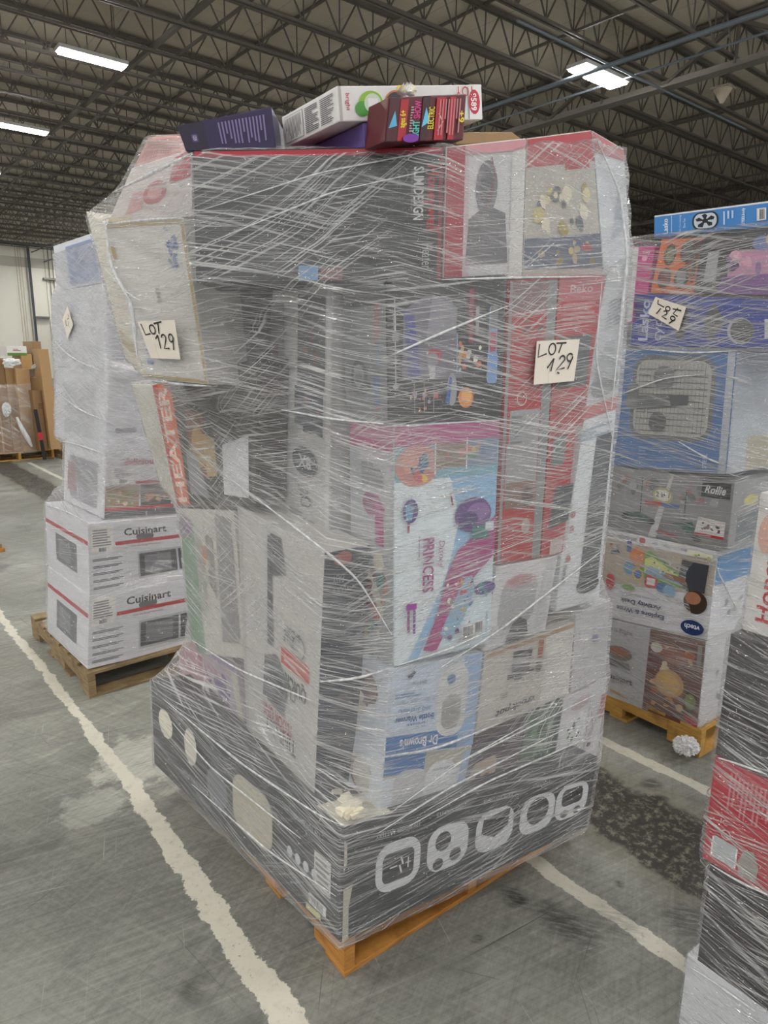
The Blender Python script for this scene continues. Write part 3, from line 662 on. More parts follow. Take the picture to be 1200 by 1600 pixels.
# right-hand side, from the bottom up
carton(F, F.R([(600, 1183), (738, 1165), (716, 1273), (588, 1306)]), .26, 'dfe6ee', 'pale blue and white bottle warmer carton standing on the black carton, lower of two alike', front=[
    ('r', 0, .72, 1, 1, 'b9b6a2'), ('r', 0, .76, .45, 1, '3a74b4'), ('r', .9, 0, 1, .95, 'aac4e0'), ('rr', .12, .12, .5, .8, .04, 'c9cacb'), ('rr', .48, .2, .86, .86, .05, 'eceef0'), ('e', .42, .16, .05, .06, '3f78b5'), ('t', 'milk bank warmer', .7, .74, .05, '3d5f8a', 180, False, .3), ('t', 'Warm', .9, .8, .05, 'ffffff', 180), ('r', .5, .32, .85, .36, '6d97c6')],
    left=[('r', 0, 0, .35, 1, 'cfc9c2'), ('blobs', .3, .1, .95, .95, ['a89a92', '7a6058', 'd8d2cc', '94857c'], 8, 11, .06)], group=None)
carton(F, F.R([(608, 1046), (755, 1019), (739, 1164), (600, 1183)]), .26, 'd5dde6', 'blue and white bottle warmer carton, upper of two, under the white and pink carton', front=[
    ('r', 0, 0, 1, .22, BW), ('r', .8, .0, 1, 1, '9dbbe0'), ('r', .02, .25, .5, .97, 'cfdcec'), ('rr', .52, .14, .86, .94, .05, 'e1e1df'), ('rr', .58, .22, .8, .6, .03, 'a9a8a2'), ('e', .66, .78, .05, .055, BW),
    ('t', "Dr Brown's", .35, .115, .12, 'f4f4f4', 180, True, .42), ('t', 'Deluxe', .3, .32, .06, '5b7fae', 180), ('t', 'Bottle Warmer', .28, .40, .07, '25589a', 180, True, .42), ('t', 'and Sterilizer', .27, .49, .07, '4f78ab', 180, False, .36), ('lines', .06, .66, .42, .72, 2, '6f8fb8'), ('t', 'Deluxe Bottle Warmer', .26, .60, .04, '7d96b8', 180), ('t', 'BPA free', .3, .8, .04, '556f92', 180), ('p', [(.2, .85), (.26, .93), (.24, .95), (.17, .9)], '444c55')],
    left=[('r', 0, 0, .5, 1, 'd9d4cf'), ('blobs', .05, .1, .95, .95, ['6f5a52', '9a8076', 'c9b8ae', 'e5e0dc', '84707a'], 9, 12, .06)])
DR = ['7d3f4f', '9b5563', 'c98a80', '5b8a86', 'd7b06a', '4f6f9a', 'e0d8c8']
carton(F, F.R([(615, 665), (781, 655), (765, 1005), (615, 1042)]), .20, 'dbe6ea', 'tall white and sky-blue toy carton with pink lettering, standing at the near corner', front=[
    ('r', 0, .0, 1, 1, 'd9e8ee'), ('p', [(.0, .0), (.22, .0), (.55, .32), (1, .55), (1, 1), (.32, .85), (.45, .5), (.28, .25)], '93c0e2'), ('p', [(.0, .0), (.12, .0), (.5, .35), (.62, .6), (.5, .8), (.12, .78), (.0, .78)], 'e2ecef'),
    ('r', 0, .92, 1, 1, 'b04a82'), ('r', 0, .92, .07, 1, 'b01a6e'), ('r', 0, .78, 1, .92, '7ab0c0'), ('e', .2, .84, .2, .085, 'c98a80'), ('blobs', .02, .74, .36, .92, ['c96a6a', '3f7f9a', 'e8c23a', '2f5f8f', 'd8a090', 'd9c84a'], 9, 3, .03), ('r', .36, .82, .66, .92, '8a7a6a'), ('r', .67, .82, .98, .93, '7a8aa6'), ('blobs', .38, .82, .97, .93, ['b0887a', '6f8f7a', 'c96f6a', 'd8b86a', '5f7f9f'], 12, 5, .02),
    ('r', .355, .8, .367, .93, 'f0f4f4'), ('r', .66, .81, .67, .94, 'f0f4f4'),
    ('p', [(.27, .04), (.4, .02), (.72, .3), (1, .42), (1, .6), (.93, .57), (.6, .46), (.5, .36), (.4, .18)], 'a83a7e'), ('p', [(.44, .1), (.68, .33), (.76, .34), (.8, .28), (.68, .14), (.55, .05)], '8fb6cf'), ('blobs', .46, .03, .8, .34, ['c8506a', 'e0b040', '3f6fa8', 'f0ead8', '6a9a7a', '7a3a6a'], 26, 9, .012),
    ('e', .75, .61, .19, .075, '6b4a86'), ('e', .8, .62, .12, .04, '8a6aa2'), ('e', .70, .59, .1, .035, '52407a'), ('p', [(.74, .5), (.92, .5), (.92, .56), (.74, .56)], '4a8080'), ('r', .88, .53, .97, .57, 'dde4e8'),
    ('e', .9, .27, .12, .03, '5a4486'), ('blobs', .8, .22, .99, .32, ['4a8a90', '6a4a96', '3a5f9a'], 6, 8, .018),
    ('e', .13, .66, .07, .05, '5a4488'), ('p', [(.08, .69), (.16, .68), (.14, .62), (.09, .62)], '6aa8cc'), ('p', [(.1, .57), (.12, .57), (.12, .61), (.1, .61)], '9c3a5a'),
    ('s', [(.50, .72), (.53, .66)], .006, '8a3a4a'), ('t', 'PRINCESS', .30, .42, .11, 'a23a7e', -90, True, .235), ('t', 'Disney', .42, .46, .075, 'a23a7e', -90, False, .12, .2), ('vlines', .205, .36, .222, .55, 1, '9a6a90'),
    ('r', .10, .14, .125, .27, '8a2f78'), ('r', .155, .13, .18, .26, '7a4a8a'), ('r', .09, .24, .19, .265, 'a05aa0'), ('bar', .67, .05, .78, .11, '222222'), ('bar', .8, .07, .88, .12, '333333'), ('t', 'DRJR-77300V', .92, .11, .03, '444444', -90)],
    left=[('r', 0, .9, 1, 1, 'b0437c'), ('r', 0, .0, 1, .9, 'a9adb0'), ('p', [(.2, .9), (1, .9), (1, .6), (.5, .7)], 'b8b8ba'), ('blobs', .1, .62, .95, .72, ['8a3f6f', 'a03a7a', '6a5a7a'], 6, 6, .05), ('r', .6, .5, .8, .68, 'a8357a'), ('blobs', .05, .02, .95, .5, DR, 34, 4, .035), ('lines', .3, .75, .8, .85, 5, '8a8a90')])
carton(F, F.R([(603, 440), (792, 428), (783, 656), (607, 658)]), .19, '2c2c30', 'black cordless blender carton with fruit pictures, under the heater carton at the near corner', front=[
    ('r', .0, 0, .10, 1, '1f2022'), ('vlines', .05, .1, .065, .9, 1, 'c8c8c8'), ('t', '5', .05, .43, .03, 'd8d8d8', -90), ('t', 'SPEED SET', .05, .72, .02, 'd8d8d8', -90), ('rr', .03, .58, .08, .64, .004, '8a8a8a'), ('e', .05, .25, .025, .02, 'b0b0b0'),
    ('p', [(.1, .3), (.62, .3), (.52, .85), (.3, .9), (.12, .8)], '6f6a78'), ('p', [(.15, .32), (.25, .32), (.2, .78), (.12, .8)], '4a4f8a'), ('p', [(.3, .6), (.55, .62), (.56, .8), (.35, .9)], '8a8890'), ('p', [(.33, .3), (.37, .3), (.38, .5), (.3, .5)], 'c8c8ca'), ('p', [(.3, .46), (.42, .42), (.43, .5), (.33, .52)], 'a83040'), ('e', .35, .44, .05, .05, '8a8a90'),
    ('e', .52, .22, .045, .12, '9a9a9e'), ('p', [(.46, .12), (.5, .12), (.52, .3), (.5, .32)], '2f5aa8'), ('s', [(.56, .34), (.56, .62)], .003, '8fb0e0'),
    ('r', .66, .55, .7, .92, '8a2a34'), ('r', .72, .6, .75, .8, 'a8a0a0'), ('e', .645, .16, .07, .075, 'e08a30'), ('e', .65, .17, .05, .05, 'f0b060'), ('e', .63, .47, .025, .025, 'e07a2a'), ('blobs', .55, .3, .8, .6, ['d8a070', 'c8c8c8', 'e0c040', 'd86a2a', 'f0e8d8'], 10, 31, .012),
    ('p', [(.58, .38), (.62, .52), (.6, .54), (.56, .46)], 'c9a070'), ('rr', .84, .26, .92, .8, .01, '8fa8cc'), ('r', .85, .46, .91, .62, 'a8304a'), ('r', .85, .64, .92, .8, '7a7a7e'), ('rr', .83, .26, .93, .48, .01, '6f9ad0'), ('blobs', .13, .04, .34, .28, ['b8b0b0', 'c07060', 'd8a060', 'a090a8', 'd8d0c0'], 14, 6, .01), ('r', .35, .16, .39, .21, 'c06060'),
    ('s', [(.19, .05), (.19, .28)], .0015, 'a8a8a8'), ('s', [(.27, .05), (.27, .28)], .0015, 'a8a8a8'), ('s', [(.35, .05), (.35, .28)], .0015, 'a8a8a8')],
    left=[('r', 0, 0, 1, 1, '77797c'), ('r', .0, .85, 1, 1, '45464a'), ('t', 'PORTABLE', .8, .72, .12, 'a04a40', -90, True, .3), ('t', 'VACUUM', .84, .5, .12, '6a86b0', -90, True, .2), ('r', .7, .1, .85, .32, '5f7090'), ('e', .45, .25, .18, .07, '4a4a4c'), ('blobs', .1, .1, .6, .5, ['66686c', '8a8c90', '5a5c60'], 6, 22, .05), ('e', .78, .08, .05, .02, 'a04a40')], sides={'left': '77797c'})
RED = 'b02a30'
carton(F, F.R([(797, 438), (872, 434), (843, 872), (776, 881)]), .33, RED, 'red carton with a silver panel, left of the pair behind the right lot note', front=[
    ('r', .0, .0, .06, 1, '8c8f90'), ('r', .8, 0, 1, 1, '86898a'), ('r', .06, .9, .8, 1, '86686a'), ('r', .12, .42, .78, .56, '9a9a9a'), ('r', .08, .28, .78, .44, 'a2a0a0'), ('r', .1, .20, .8, .30, '8a6a62'), ('e', .6, .24, .13, .04, '5a4a48'), ('e', .6, .13, .1, .03, 'b8a8a0'), ('lines', .15, .44, .4, .55, 6, '70767a'), ('ring', .35, .6, .02, .003, 'd8c8c8'), ('blobs', .1, .8, .8, .9, ['6a4040', '8a5050'], 5, 9, .02), ('r', .10, .70, .78, .72, 'c04048')])
carton(F, F.R([(874, 432), (946, 428), (884, 862), (845, 872)]), .33, RED, 'red carton with black oven pictures, right of the pair behind the right lot note', front=[
    ('r', 0, .92, 1, 1, 'b86068'), ('t', 'Beko', .5, .96, .03, 'c8b0b0', 0, False, .5), ('p', [(.08, .62), (.9, .62), (.86, .80), (.1, .80)], '50575a'), ('lines', .12, .84, .9, .92, 5, 'c07a7c'), ('p', [(.1, .34), (.48, .34), (.5, .45), (.14, .45)], '6b7a78'), ('p', [(.18, .1), (.9, .12), (.92, .26), (.3, .26)], '3a4246'), ('r', .3, .0, .8, .06, 'c8b8b0'), ('p', [(.15, .52), (.95, .55), (.95, .58), (.2, .56)], 'a02a30')])
carton(F, F.R([(900, 662), (963, 640), (936, 936), (868, 956)]), .30, 'dfe2e6', 'white carton picturing a tall dark tower heater, right side of the tall stack', front=[
    ('p', [(.45, .08), (.92, .10), (.95, .9), (.55, .9)], '41454b'), ('e', .68, .1, .27, .05, '33373c'), ('p', [(.5, .5), (.9, .52), (.92, .88), (.58, .88)], '565b61'), ('e', .15, .52, .06, .02, 'b06a70'), ('e', .15, .44, .06, .02, 'b06a70'), ('e', .14, .28, .06, .02, 'b06a70'), ('t', 'Vornado', .1, .2, .1, '3a3a40', -90, True, .1), ('lines', .05, .9, .9, .97, 3, '99aabb')])
carton(F, F.R([(949, 428), (985, 402), (964, 640), (902, 661)]), .30, 'c3c6ca', 'silver-grey carton at the upper right edge of the tall stack above the tower heater carton', front=[('r', .1, .0, 1, .09, 'c46a6a'), ('e', .55, .22, .38, .10, '8e9193'), ('p', [(.2, .25), (.8, .25), (.7, .5), (.4, .5)], 'a9acb0'), ('lines', .3, .6, .9, .8, 8, '9a9ea4')])
carton(F, F.R([(776, 886), (872, 868), (852, 985), (757, 1019)]), .30, 'd4d4d6', 'white pet fountain carton above the slow cooker carton', front=[
    ('rr', .12, .2, .72, .8, .04, 'a8a9ac'), ('e', .42, .78, .26, .08, 'c09a9e'), ('e', .42, .78, .2, .05, 'b07a80'), ('p', [(.3, .0), (.7, .0), (.62, .24), (.5, .3), (.38, .24)], '3c3d40'), ('r', .8, .1, .95, .9, 'c8c8cc')])
carton(F, F.R([(758, 1022), (898, 972), (888, 1084), (743, 1149)]), .30, 'cbc7be', 'beige slow cooker carton lying upside down, right of the bottle warmer carton', front=[
    ('p', [(.3, .62), (.5, .58), (.52, .88), (.3, .9)], '4a4a4c'), ('rr', .33, .66, .48, .84, .01, '78797b'), ('p', [(.26, .56), (.56, .52), (.56, .58), (.26, .62)], '3a3a3c'), ('rr', .34, .50, .42, .55, .006, '6a6a6a'), ('r', .66, .02, 1, .98, 'd9d7d0'), ('r', .58, .55, .64, .98, 'a8583a'), ('rr', .57, .5, .63, .68, .006, '55504a'),
    ('t', 'crock·pot', .38, .17, .12, '3c3c3e', 180, True, .42, .25), ('t', 'EXPRESS', .4, .06, .03, '6a6a6a', 180), ('lines', .2, .34, .28, .42, 3, '8a8680'), ('r', .0, .95, 1, 1, 'b08a58')])
carton(F, F.R([(900, 962), (953, 938), (947, 1056), (891, 1084)]), .30, 'c8c8c8', 'light grey carton at the right edge of the tall stack beside the slow cooker carton', front=[('blobs', .1, .1, .9, .9, ['d8d8d8', 'b0b2b4', '8a94a8', 'dcdad6'], 8, 14, .04), ('e', .6, .6, .1, .05, '7a86a8')])
carton(F, F.R([(737, 1166), (822, 1120), (803, 1240), (716, 1272)]), .32, '6a5a60', 'dark purple food-appliance carton standing on the black carton beside the bottle warmers', front=[
    ('e', .3, .5, .25, .28, 'c0aa90'), ('blobs', .05, .1, .95, .6, ['8a6a70', '5a4a56', 'b09a8a', '4a3a48', '9a7a80'], 12, 15, .03), ('r', .0, .7, 1, 1, '5f5560'), ('t', 'KITCHEN', .3, .45, .06, '7a5a50', 0, False, .3)])
carton(F, F.R([(823, 1120), (880, 1094), (862, 1211), (804, 1240)]), .32, '5f7a62', 'green carton standing on the black carton, between the purple and the white printed cartons', front=[('blobs', .1, .2, .9, .95, ['7a9a7a', '4a6a52', '88a688', '3f5a48'], 10, 16, .03), ('r', .8, 0, 1, 1, '3c4a40')])
carton(F, F.R([(881, 1094), (950, 1056), (932, 1181), (863, 1211)]), .32, 'd9d8da', 'white carton with a green leaf print at the lower right of the tall stack', front=[
    ('r', .05, .1, .6, .72, 'e6e8e6'), ('blobs', .12, .18, .52, .68, ['4a5f50', '5f7a64', '3c4a42', '7a8f7c'], 22, 17, .012), ('s', [(.7, .3), (.9, .62), (.7, .66), (.8, .4), (.72, .2)], .003, '8a7a70'), ('s', [(.64, .05), (.64, .9)], .002, '555555'), ('e', .4, .85, .22, .08, 'c8b0b4'), ('e', .74, .22, .05, .04, '7a6a60'), ('r', .9, .5, 1, .8, 'b04a5a')])
# the top layer
HP0, HP1 = (.3, 0), (-.2, .378)
carton(F, F.PL([(301, 236), (695, 229), (690, 437), (306, 442)], HP0, HP1), .24, '2f3033', 'long black slim heater carton with red top edge across the top of the tall stack', front=[
    ('r', 0, .955, 1, 1, 'a82838'), ('t', 'Honeywell', .955, .62, .06, 'b8202e', -90, True, .5), ('t', 'SLIM DESIGN', .905, .66, .042, 'd6d6d6', -90, True, .40), ('t', 'Space saving design', .878, .68, .012, '9a9a9a', -90, False, .3), ('t', 'Heater', .945, .18, .045, 'a9a9a9', -90, False, .2), ('ring', .83, .8, .02, .0015, '8a8a8a'), ('t', 'CERAMIC', .825, .8, .015, '8a8a8a', -90), ('r', .985, 0, 1, 1, '8a2230'),
    ('r', .42, .0, .5, .12, '6e94be'), ('r', .51, .0, .6, .10, '7a5054')], right=[('r', 0, 0, 1, 1, 'b03040')], sides={'top': 'a82838'})
carton(F, F.R([(697, 229), (822, 216), (815, 433), (692, 437)], .03), .34, 'cfcfd0', 'white and red fan carton right of the long black heater carton, top layer', front=[
    ('r', 0, 0, .22, 1, 'a83444'), ('p', [(.22, 0), (.3, 0), (.26, 1), (.22, 1)], 'c8b8ba'), ('e', .5, .68, .14, .2, '77777c'), ('e', .5, .68, .09, .13, '5a5a60'), ('p', [(.25, .1), (.8, .1), (.75, .48), (.5, .55), (.28, .45)], '6a6a6e'), ('r', .82, 0, 1, 1, 'd9d8d4'), ('s', [(.5, .5), (.6, .75), (.55, .9)], .004, '88484c'), ('r', .22, .93, 1, 1, 'c89098')])
carton(F, F.R([(823, 216), (925, 203), (942, 430), (816, 433)], .03), .34, 'b9b4aa', 'carton with food picture and red top band, right end of the top layer', front=[
    ('r', 0, .8, 1, 1, 'b04048'), ('r', .55, .76, .92, .86, 'b03a42'), ('blobs', .05, .25, .95, .74, ['c8b878', 'a89858', 'd8cba0', '8a8470', '6a7078', 'e0d8c0'], 26, 21, .03), ('p', [(.0, .05), (1, .05), (1, .3), (0, .28)], '5a6478'), ('blobs', .1, .02, .95, .3, ['8a7a4a', '4a5a80', 'c8b070', '3f5070', 'b0a080'], 16, 22, .02), ('e', .8, .2, .08, .03, 'a0404a')], lift=0)
carton(F, F.R([(926, 204), (975, 233), (986, 400), (944, 429)], .03), .30, 'd3d7dc', 'pale grey carton bulging out at the top right corner of the tall stack', front=[('p', [(.0, .86), (1, .9), (1, 1), (0, 1)], 'b86a72'), ('p', [(.3, .2), (.9, .3), (.7, .6)], 'bcc3cc')])

# left-hand side, from the bottom up
carton(F, F.L([(371, 790), (507, 862), (490, 1267), (386, 1150)], 0.0), .14, 'c3c1bc', 'tall pale grey floor washer carton standing upside down on the near left corner', front=[
    ('r', .0, 0, .05, 1, 'b3b1ad'), ('t', 'TINECO', .55, .17, .08, '3f4148', 180, True, .42), ('t', 'FLOOR ONE', .5, .225, .06, 'b04048', 180, True, .4), ('r', .56, .485, .9, .555, 'c8463a'), ('lines', .6, .5, .86, .54, 2, 'e8c8c0'), ('t', 'QUICK & EASY', .6, .43, .08, '55565a', 180, True, .55), ('t', 'CLEANING', .55, .39, .06, '6a6b70', 180, False, .4),
    ('p', [(.38, .52), (.46, .52), (.44, .96), (.4, .96)], '55565a'), ('p', [(.3, .28), (.6, .26), (.66, .42), (.5, .5), (.34, .46)], '6e6f73'), ('e', .48, .36, .12, .07, '4f5054'), ('p', [(.42, .80), (.62, .84), (.56, .97), (.44, .97)], '4a4b50'), ('ring', .78, .60, .035, .004, '4a4b50'), ('t', 'SELF', .66, .6, .03, '55565a', 180), ('t', '& DRY', .7, .635, .03, '55565a', 180)],
    right=[('r', 0, 0, 1, 1, '2a2e40'), ('t', 'QUICK', .35, .86, .03, '9a9aa4', 180, False, .3), ('t', 'EASY', .32, .9, .03, '9a9aa4', 180, False, .25), ('e', .4, .97, .2, .025, 'a04a48'), ('blobs', .45, .02, .8, .5, ['4a3f4c', '3a3848', '5c5058'], 8, 23, .04)], sides={'right': '2a2e40'}, inward=F.u)
carton(F, F.L([(420, 402), (520, 401), (514, 862), (419, 806)], .11), .36, 'bfbebb', 'tall pale carton with dark round 8X emblem, upper left side of the stack', front=[
    ('r', .94, 0, 1, 1, 'd0d0ce'), ('r', .50, .56, .92, .88, '5e5f63'), ('r', .46, .42, .90, .56, '43475a'), ('r', .6, .40, .9, .44, '3c4052'), ('blobs', .55, .64, .85, .84, ['7a5a50', '55524e', '8a7060', '6a5a5a'], 10, 24, .02), ('blobs', .5, .45, .88, .54, ['a05a48', '50566a', '8a5a58'], 8, 25, .015), ('r', .5, .93, .82, 1, '6e9ac8'), ('rr', .6, .945, .72, .985, .004, 'c8d8e8'), ('r', .84, .93, 1, .99, '9a6a6e'),
    ('e', .64, .29, .20, .055, '4c4e58'), ('t', '8X', .64, .29, .05, 'c8c8c6', 180, True, .2), ('t', 'C2', .66, .14, .045, '66686c', 180, True, .18), ('t', 'ION', .62, .18, .03, '77787c', 180), ('lines', .4, .07, .8, .1, 2, '8a8a8c'), ('p', [(.1, .2), (.3, .22), (.26, .5), (.12, .5)], '85868a'), ('r', .05, .55, .3, .85, '7a7b7e'), ('p', [(.06, .58), (.2, .58), (.2, .7), (.06, .7)], '6a4a50')], inward=F.u)
carton(F, F.L([(285, 300), (392, 345), (392, 572), (318, 605)], .04), .2, '4a4a4c', 'dark charcoal carton behind the white lot-marked carton on the upper left side', front=[('blobs', .1, .1, .9, .9, ['45464a', '50484a', '333438'], 8, 26, .05), ('r', .6, .1, .9, .3, '6a4248'), ('lines', .2, .6, .7, .75, 5, '6a6a6e')], inward=F.u)
carton(F, F.L([(238, 602), (400, 560), (399, 790), (277, 790)], .0), .105, '37312c', 'black carton with orange HEATER stripe on the left side of the tall stack', front=[
    ('p', [(0, 0), (.20, 0), (.22, 1), (0, 1)], 'd9642c'), ('p', [(0, 0), (.05, 0), (.06, 1), (0, 1)], 'b8403a'), ('t', 'HEATER', .11, .5, .13, 'f0d8c8', 90, True, .95), ('p', [(.3, .25), (.52, .2), (.52, .7), (.34, .75)], '7a4a34'), ('e', .44, .45, .08, .16, 'b08a50'), ('p', [(.5, .22), (.62, .22), (.62, .5), (.5, .55)], 'b89a60'), ('p', [(.25, .1), (.5, .05), (.4, .4), (.28, .45)], '8a8a8c'), ('lines', .3, .82, .7, .9, 3, '9a9088'), ('p', [(.68, .08), (.95, .05), (.95, .5), (.7, .45)], 'd8d8da')], inward=F.u)
WQ, WI = F.PL([(165, 350), (286, 340), (326, 601), (222, 590)], (-.1, .5), (-.25, .9))
carton(F, (WQ, WI), .26, 'd9d6d0', 'white carton with cardboard edges and a blue print, tilting outward at the upper left', front=[
    ('r', 0, .975, 1, 1, 'b09a68'), ('r', .965, 0, 1, 1, 'b8a06a'), ('r', 0, 0, 1, .02, 'b09a68'), ('blobs', .72, .68, .92, .98, ['6f7eb0', '8a96bc', 'a8b0c8', '5a6aa0'], 18, 27, .014), ('blobs', .12, .05, .26, .3, ['6f86b8', '9aa8c8', '5f76a8'], 10, 28, .012), ('lines', .5, .5, .56, .6, 4, 'a8a49c'), ('r', .0, .78, .05, .86, 'b89a5a')])
carton(F, F.PL([(206, 262), (300, 232), (300, 338), (168, 348)], (-.13, .6), (-.3, 1.05)), .26, 'e0d6d4', 'white carton with red round logos lying above the white lot-marked carton', front=[('e', .52, .45, .16, .2, 'c06a70'), ('e', .52, .45, .10, .12, 'd8a0a2'), ('p', [(.7, .55), (1, .6), (1, 1), (.75, .95)], 'b84a56'), ('p', [(.2, .1), (.4, .2), (.35, .5), (.2, .5)], 'd8a8aa'), ('r', 0, 0, .3, .1, 'd8c8a0')])
carton(F, F.PL([(232, 214), (276, 211), (284, 240), (208, 262)], (-.15, .75), (-.28, 1.05)), .2, 'd8a8a4', 'small salmon-pink carton at the top left end of the tall stack', front=[('vlines', .1, .1, .9, .9, 14, 'c89490')])
carton(F, F.PL([(134, 330), (166, 352), (224, 590), (196, 560)], (-.22, .95), (-.22, 1.3)), .12, 'd6d0c0', 'cream carton on the far left edge of the stack beside the white lot-marked carton', front=[('r', .1, .1, .9, .2, 'b8a888')])
carton(F, F.L([(205, 600), (240, 604), (278, 790), (252, 760)], .04), .3, 'd3cfc2', 'cream carton at the left edge of the stack beside the orange heater stripe', front=[('r', .2, .3, .8, .5, 'c5bfae')])
carton(F, F.L([(278, 794), (365, 798), (384, 1030), (300, 1020)], .0), .4, 'c9c6bc', 'white carton with green and purple printing on the left side of the stack', front=[
    ('p', [(0, .0), (.3, .0), (.28, .9), (.02, .98)], '7a9a7e'), ('e', .12, .88, .14, .07, '8a6a8c'), ('p', [(.3, .3), (.45, .3), (.42, .8), (.3, .85)], 'a8a49c'), ('r', .42, .62, .5, .76, 'b87a4a'), ('p', [(.65, .1), (.95, .1), (.95, .95), (.7, .98)], '8f8d8a'), ('p', [(.5, .5), (.62, .4), (.62, .8), (.5, .85)], '88867f'), ('blobs', .1, .2, .6, .8, ['b8b8ac', '9aa898', 'd0ccc0'], 8, 29, .03)], inward=F.u)
carton(F, F.L([(304, 1004), (368, 1042), (385, 1143), (324, 1083)], .01), .36, 'b9aab4', 'pink and purple doll carton on the lower left side of the stack', front=[
    ('r', .86, 0, 1, 1, 'cfcab8'), ('p', [(0, .9), (1, .9), (1, 1), (0, 1)], '9f86b0'), ('blobs', .05, .1, .8, .9, ['8a6a9a', 'a87a92', 'c09aa8', '6a5a80', 'b88aa0'], 16, 30, .03), ('e', .55, .45, .2, .16, '6f5a88')], inward=F.u)
carton(F, F.L([(278, 1020), (303, 1003), (320, 1078), (284, 1056)], -.01), .3, 'b98a94', 'reddish pink carton at the lower left edge of the stack', front=[('blobs', .1, .1, .9, .9, ['a05a6a', 'c89aa0', 'd8b8bc'], 7, 31, .025)])
# things lying loose on top
PP0, PP1 = (.3, .06), (-.2, .438)
PQ, PI_ = F.PL([(276, 196), (424, 166), (431, 236), (290, 236)], PP0, PP1)
carton(F if False else None, (PQ, PI_), .17, '210f45', 'dark purple carton wrapped in film lying tilted on top of the stack at the left', front=[
    ('r', .0, 0, .26, 1, '170a2e'), ('rr', .10, .3, .17, .6, .004, '4a3a70'), ('rr', .115, .36, .155, .54, .003, 'b8b0c8'), ('t', 'K5', .135, .45, .03, '2e1d52', -90, True), ('vlines', .42, .2, .95, .85, 14, '7a6fa0')], top=[('r', .55, .1, .8, .9, 'd8dce0'), ('r', .3, .1, .4, .5, 'b8d060')])
carton(None, F.R([(526, 134), (752, 132), (754, 187), (530, 190)], .12), .27, 'dedcda', 'long white toy carton with green and red print lying across the top of the stack', front=[
    ('r', .0, .0, .015, 1, 'b8b0a8'), ('t', 'bright', .05, .55, .035, 'c03a3a', -90, False, .5), ('e', .20, .5, .08, .36, '8ab830'), ('e', .14, .35, .045, .22, '4a9a3a'), ('e', .21, .5, .055, .28, 'c8d8c0'), ('r', .18, .36, .245, .64, 'e8e8e8'), ('e', .36, .5, .07, .36, 'c87a30'), ('e', .36, .5, .06, .31, '2f2a38'), ('e', .35, .45, .03, .2, '3a7a78'), ('p', [(.38, .75), (.5, .8), (.5, 1), (.38, 1)], 'f0d020'), ('r', .9, .0, 1, 1, 'e4e2e0'), ('e', .94, .5, .045, .36, 'c02a40'), ('t', '9589', .935, .5, .045, 'f0f0f0', -90, True, .5), ('t', 'TOY', .87, .8, .3, 'c02a40', 180)],
    left=[('rr', .03, .08, .4, .92, .004, '8a8a8a'), ('r', .04, .1, .39, .9, 'dcdad8'), ('vlines', .06, .15, .37, .85, 14, '55555a'), ('lines', .44, .1, .68, .9, 14, '5a5a60'), ('lines', .72, .1, .95, .9, 14, '5a5a60')], inward=F.v)
carton(None, F.R([(568, 192), (603, 191), (604, 232), (570, 231)], .12), .34, '6a5a9c', 'lavender purple carton under the long white toy carton on top of the stack', front=[('r', 0, 0, 1, 1, '8272b4'), ('lines', .3, .3, .8, .6, 3, '5c4c8c')], left=[('r', .25, .0, .35, .5, '1c1a28')])
LQ, LI = F.R([(607, 152), (729, 146), (724, 219), (600, 222)], .02)
carton(None, (LQ, LI), .08, '5a1420', 'dark red light show toy package in shiny film lying on top of the stack', front=[
    ('r', .14, 0, .24, .95, 'a81c28'), ('r', .0, 0, .13, 1, '48101a'), ('p', [(.02, .3), (.12, .35), (.08, .7)], '5ab0d8'), ('t', 'ages 6+', .19, .5, .1, 'e8d030', 90, True, .4), ('t', 'LIGHT', .36, .25, .09, '40c8c0', 90, True, .4), ('t', 'SHOW', .36, .70, .09, 'd83a8a', 90, True, .4), ('r', .42, 0, .52, 1, '3a0f18'), ('p', [(.43, .3), (.53, .42), (.47, .75)], '6ac0e8'), ('t', 'ELECTRIC', .545, .5, .08, 'e0d030', 90, True, .5), ('r', .60, 0, .72, .95, 'b01e2a'), ('s', [(.64, .2), (.7, .4), (.64, .6)], .003, 'e8c0c0'), ('r', .78, 0, .86, .95, 'b01e2a'), ('lines', .27, .2, .31, .8, 10, 'b89aa0'), ('vlines', .64, .1, .95, .9, 8, 'c07a80'), ('t', '6+', .95, .5, .08, 'e8d030', 90, True), ('e', .3, .05, .1, .1, '7a2aa0')])
carton(None, F.R([(712, 206), (800, 206), (822, 222), (712, 226)], .14), .2, '9a7a50', 'plain brown carton just showing on top of the stack behind the red package', front=[])
# crinkled film knot on the red package
mb = MB(); rr = random.Random(5)
for k in range(14):
    a = rr.uniform(0, 6.3); r_ = rr.uniform(.005, .022); h = rr.uniform(.005, .03); mb.poly([(r_*math.cos(a), r_*math.sin(a), 0), (r_*.4*math.cos(a+1), r_*.4*math.sin(a+1), h), (r_*math.cos(a+1.6), r_*math.sin(a+1.6), h*.6), (r_*1.3*math.cos(a+.8), r_*1.3*math.sin(a+.8), .003)], M_ROPE)
o = mb.build('film_knot'); o.location = F.R([(637, 147)], .05)[0][0]; tag(o, 'small crinkled knot of clear film on top of the red package', 'plastic film')

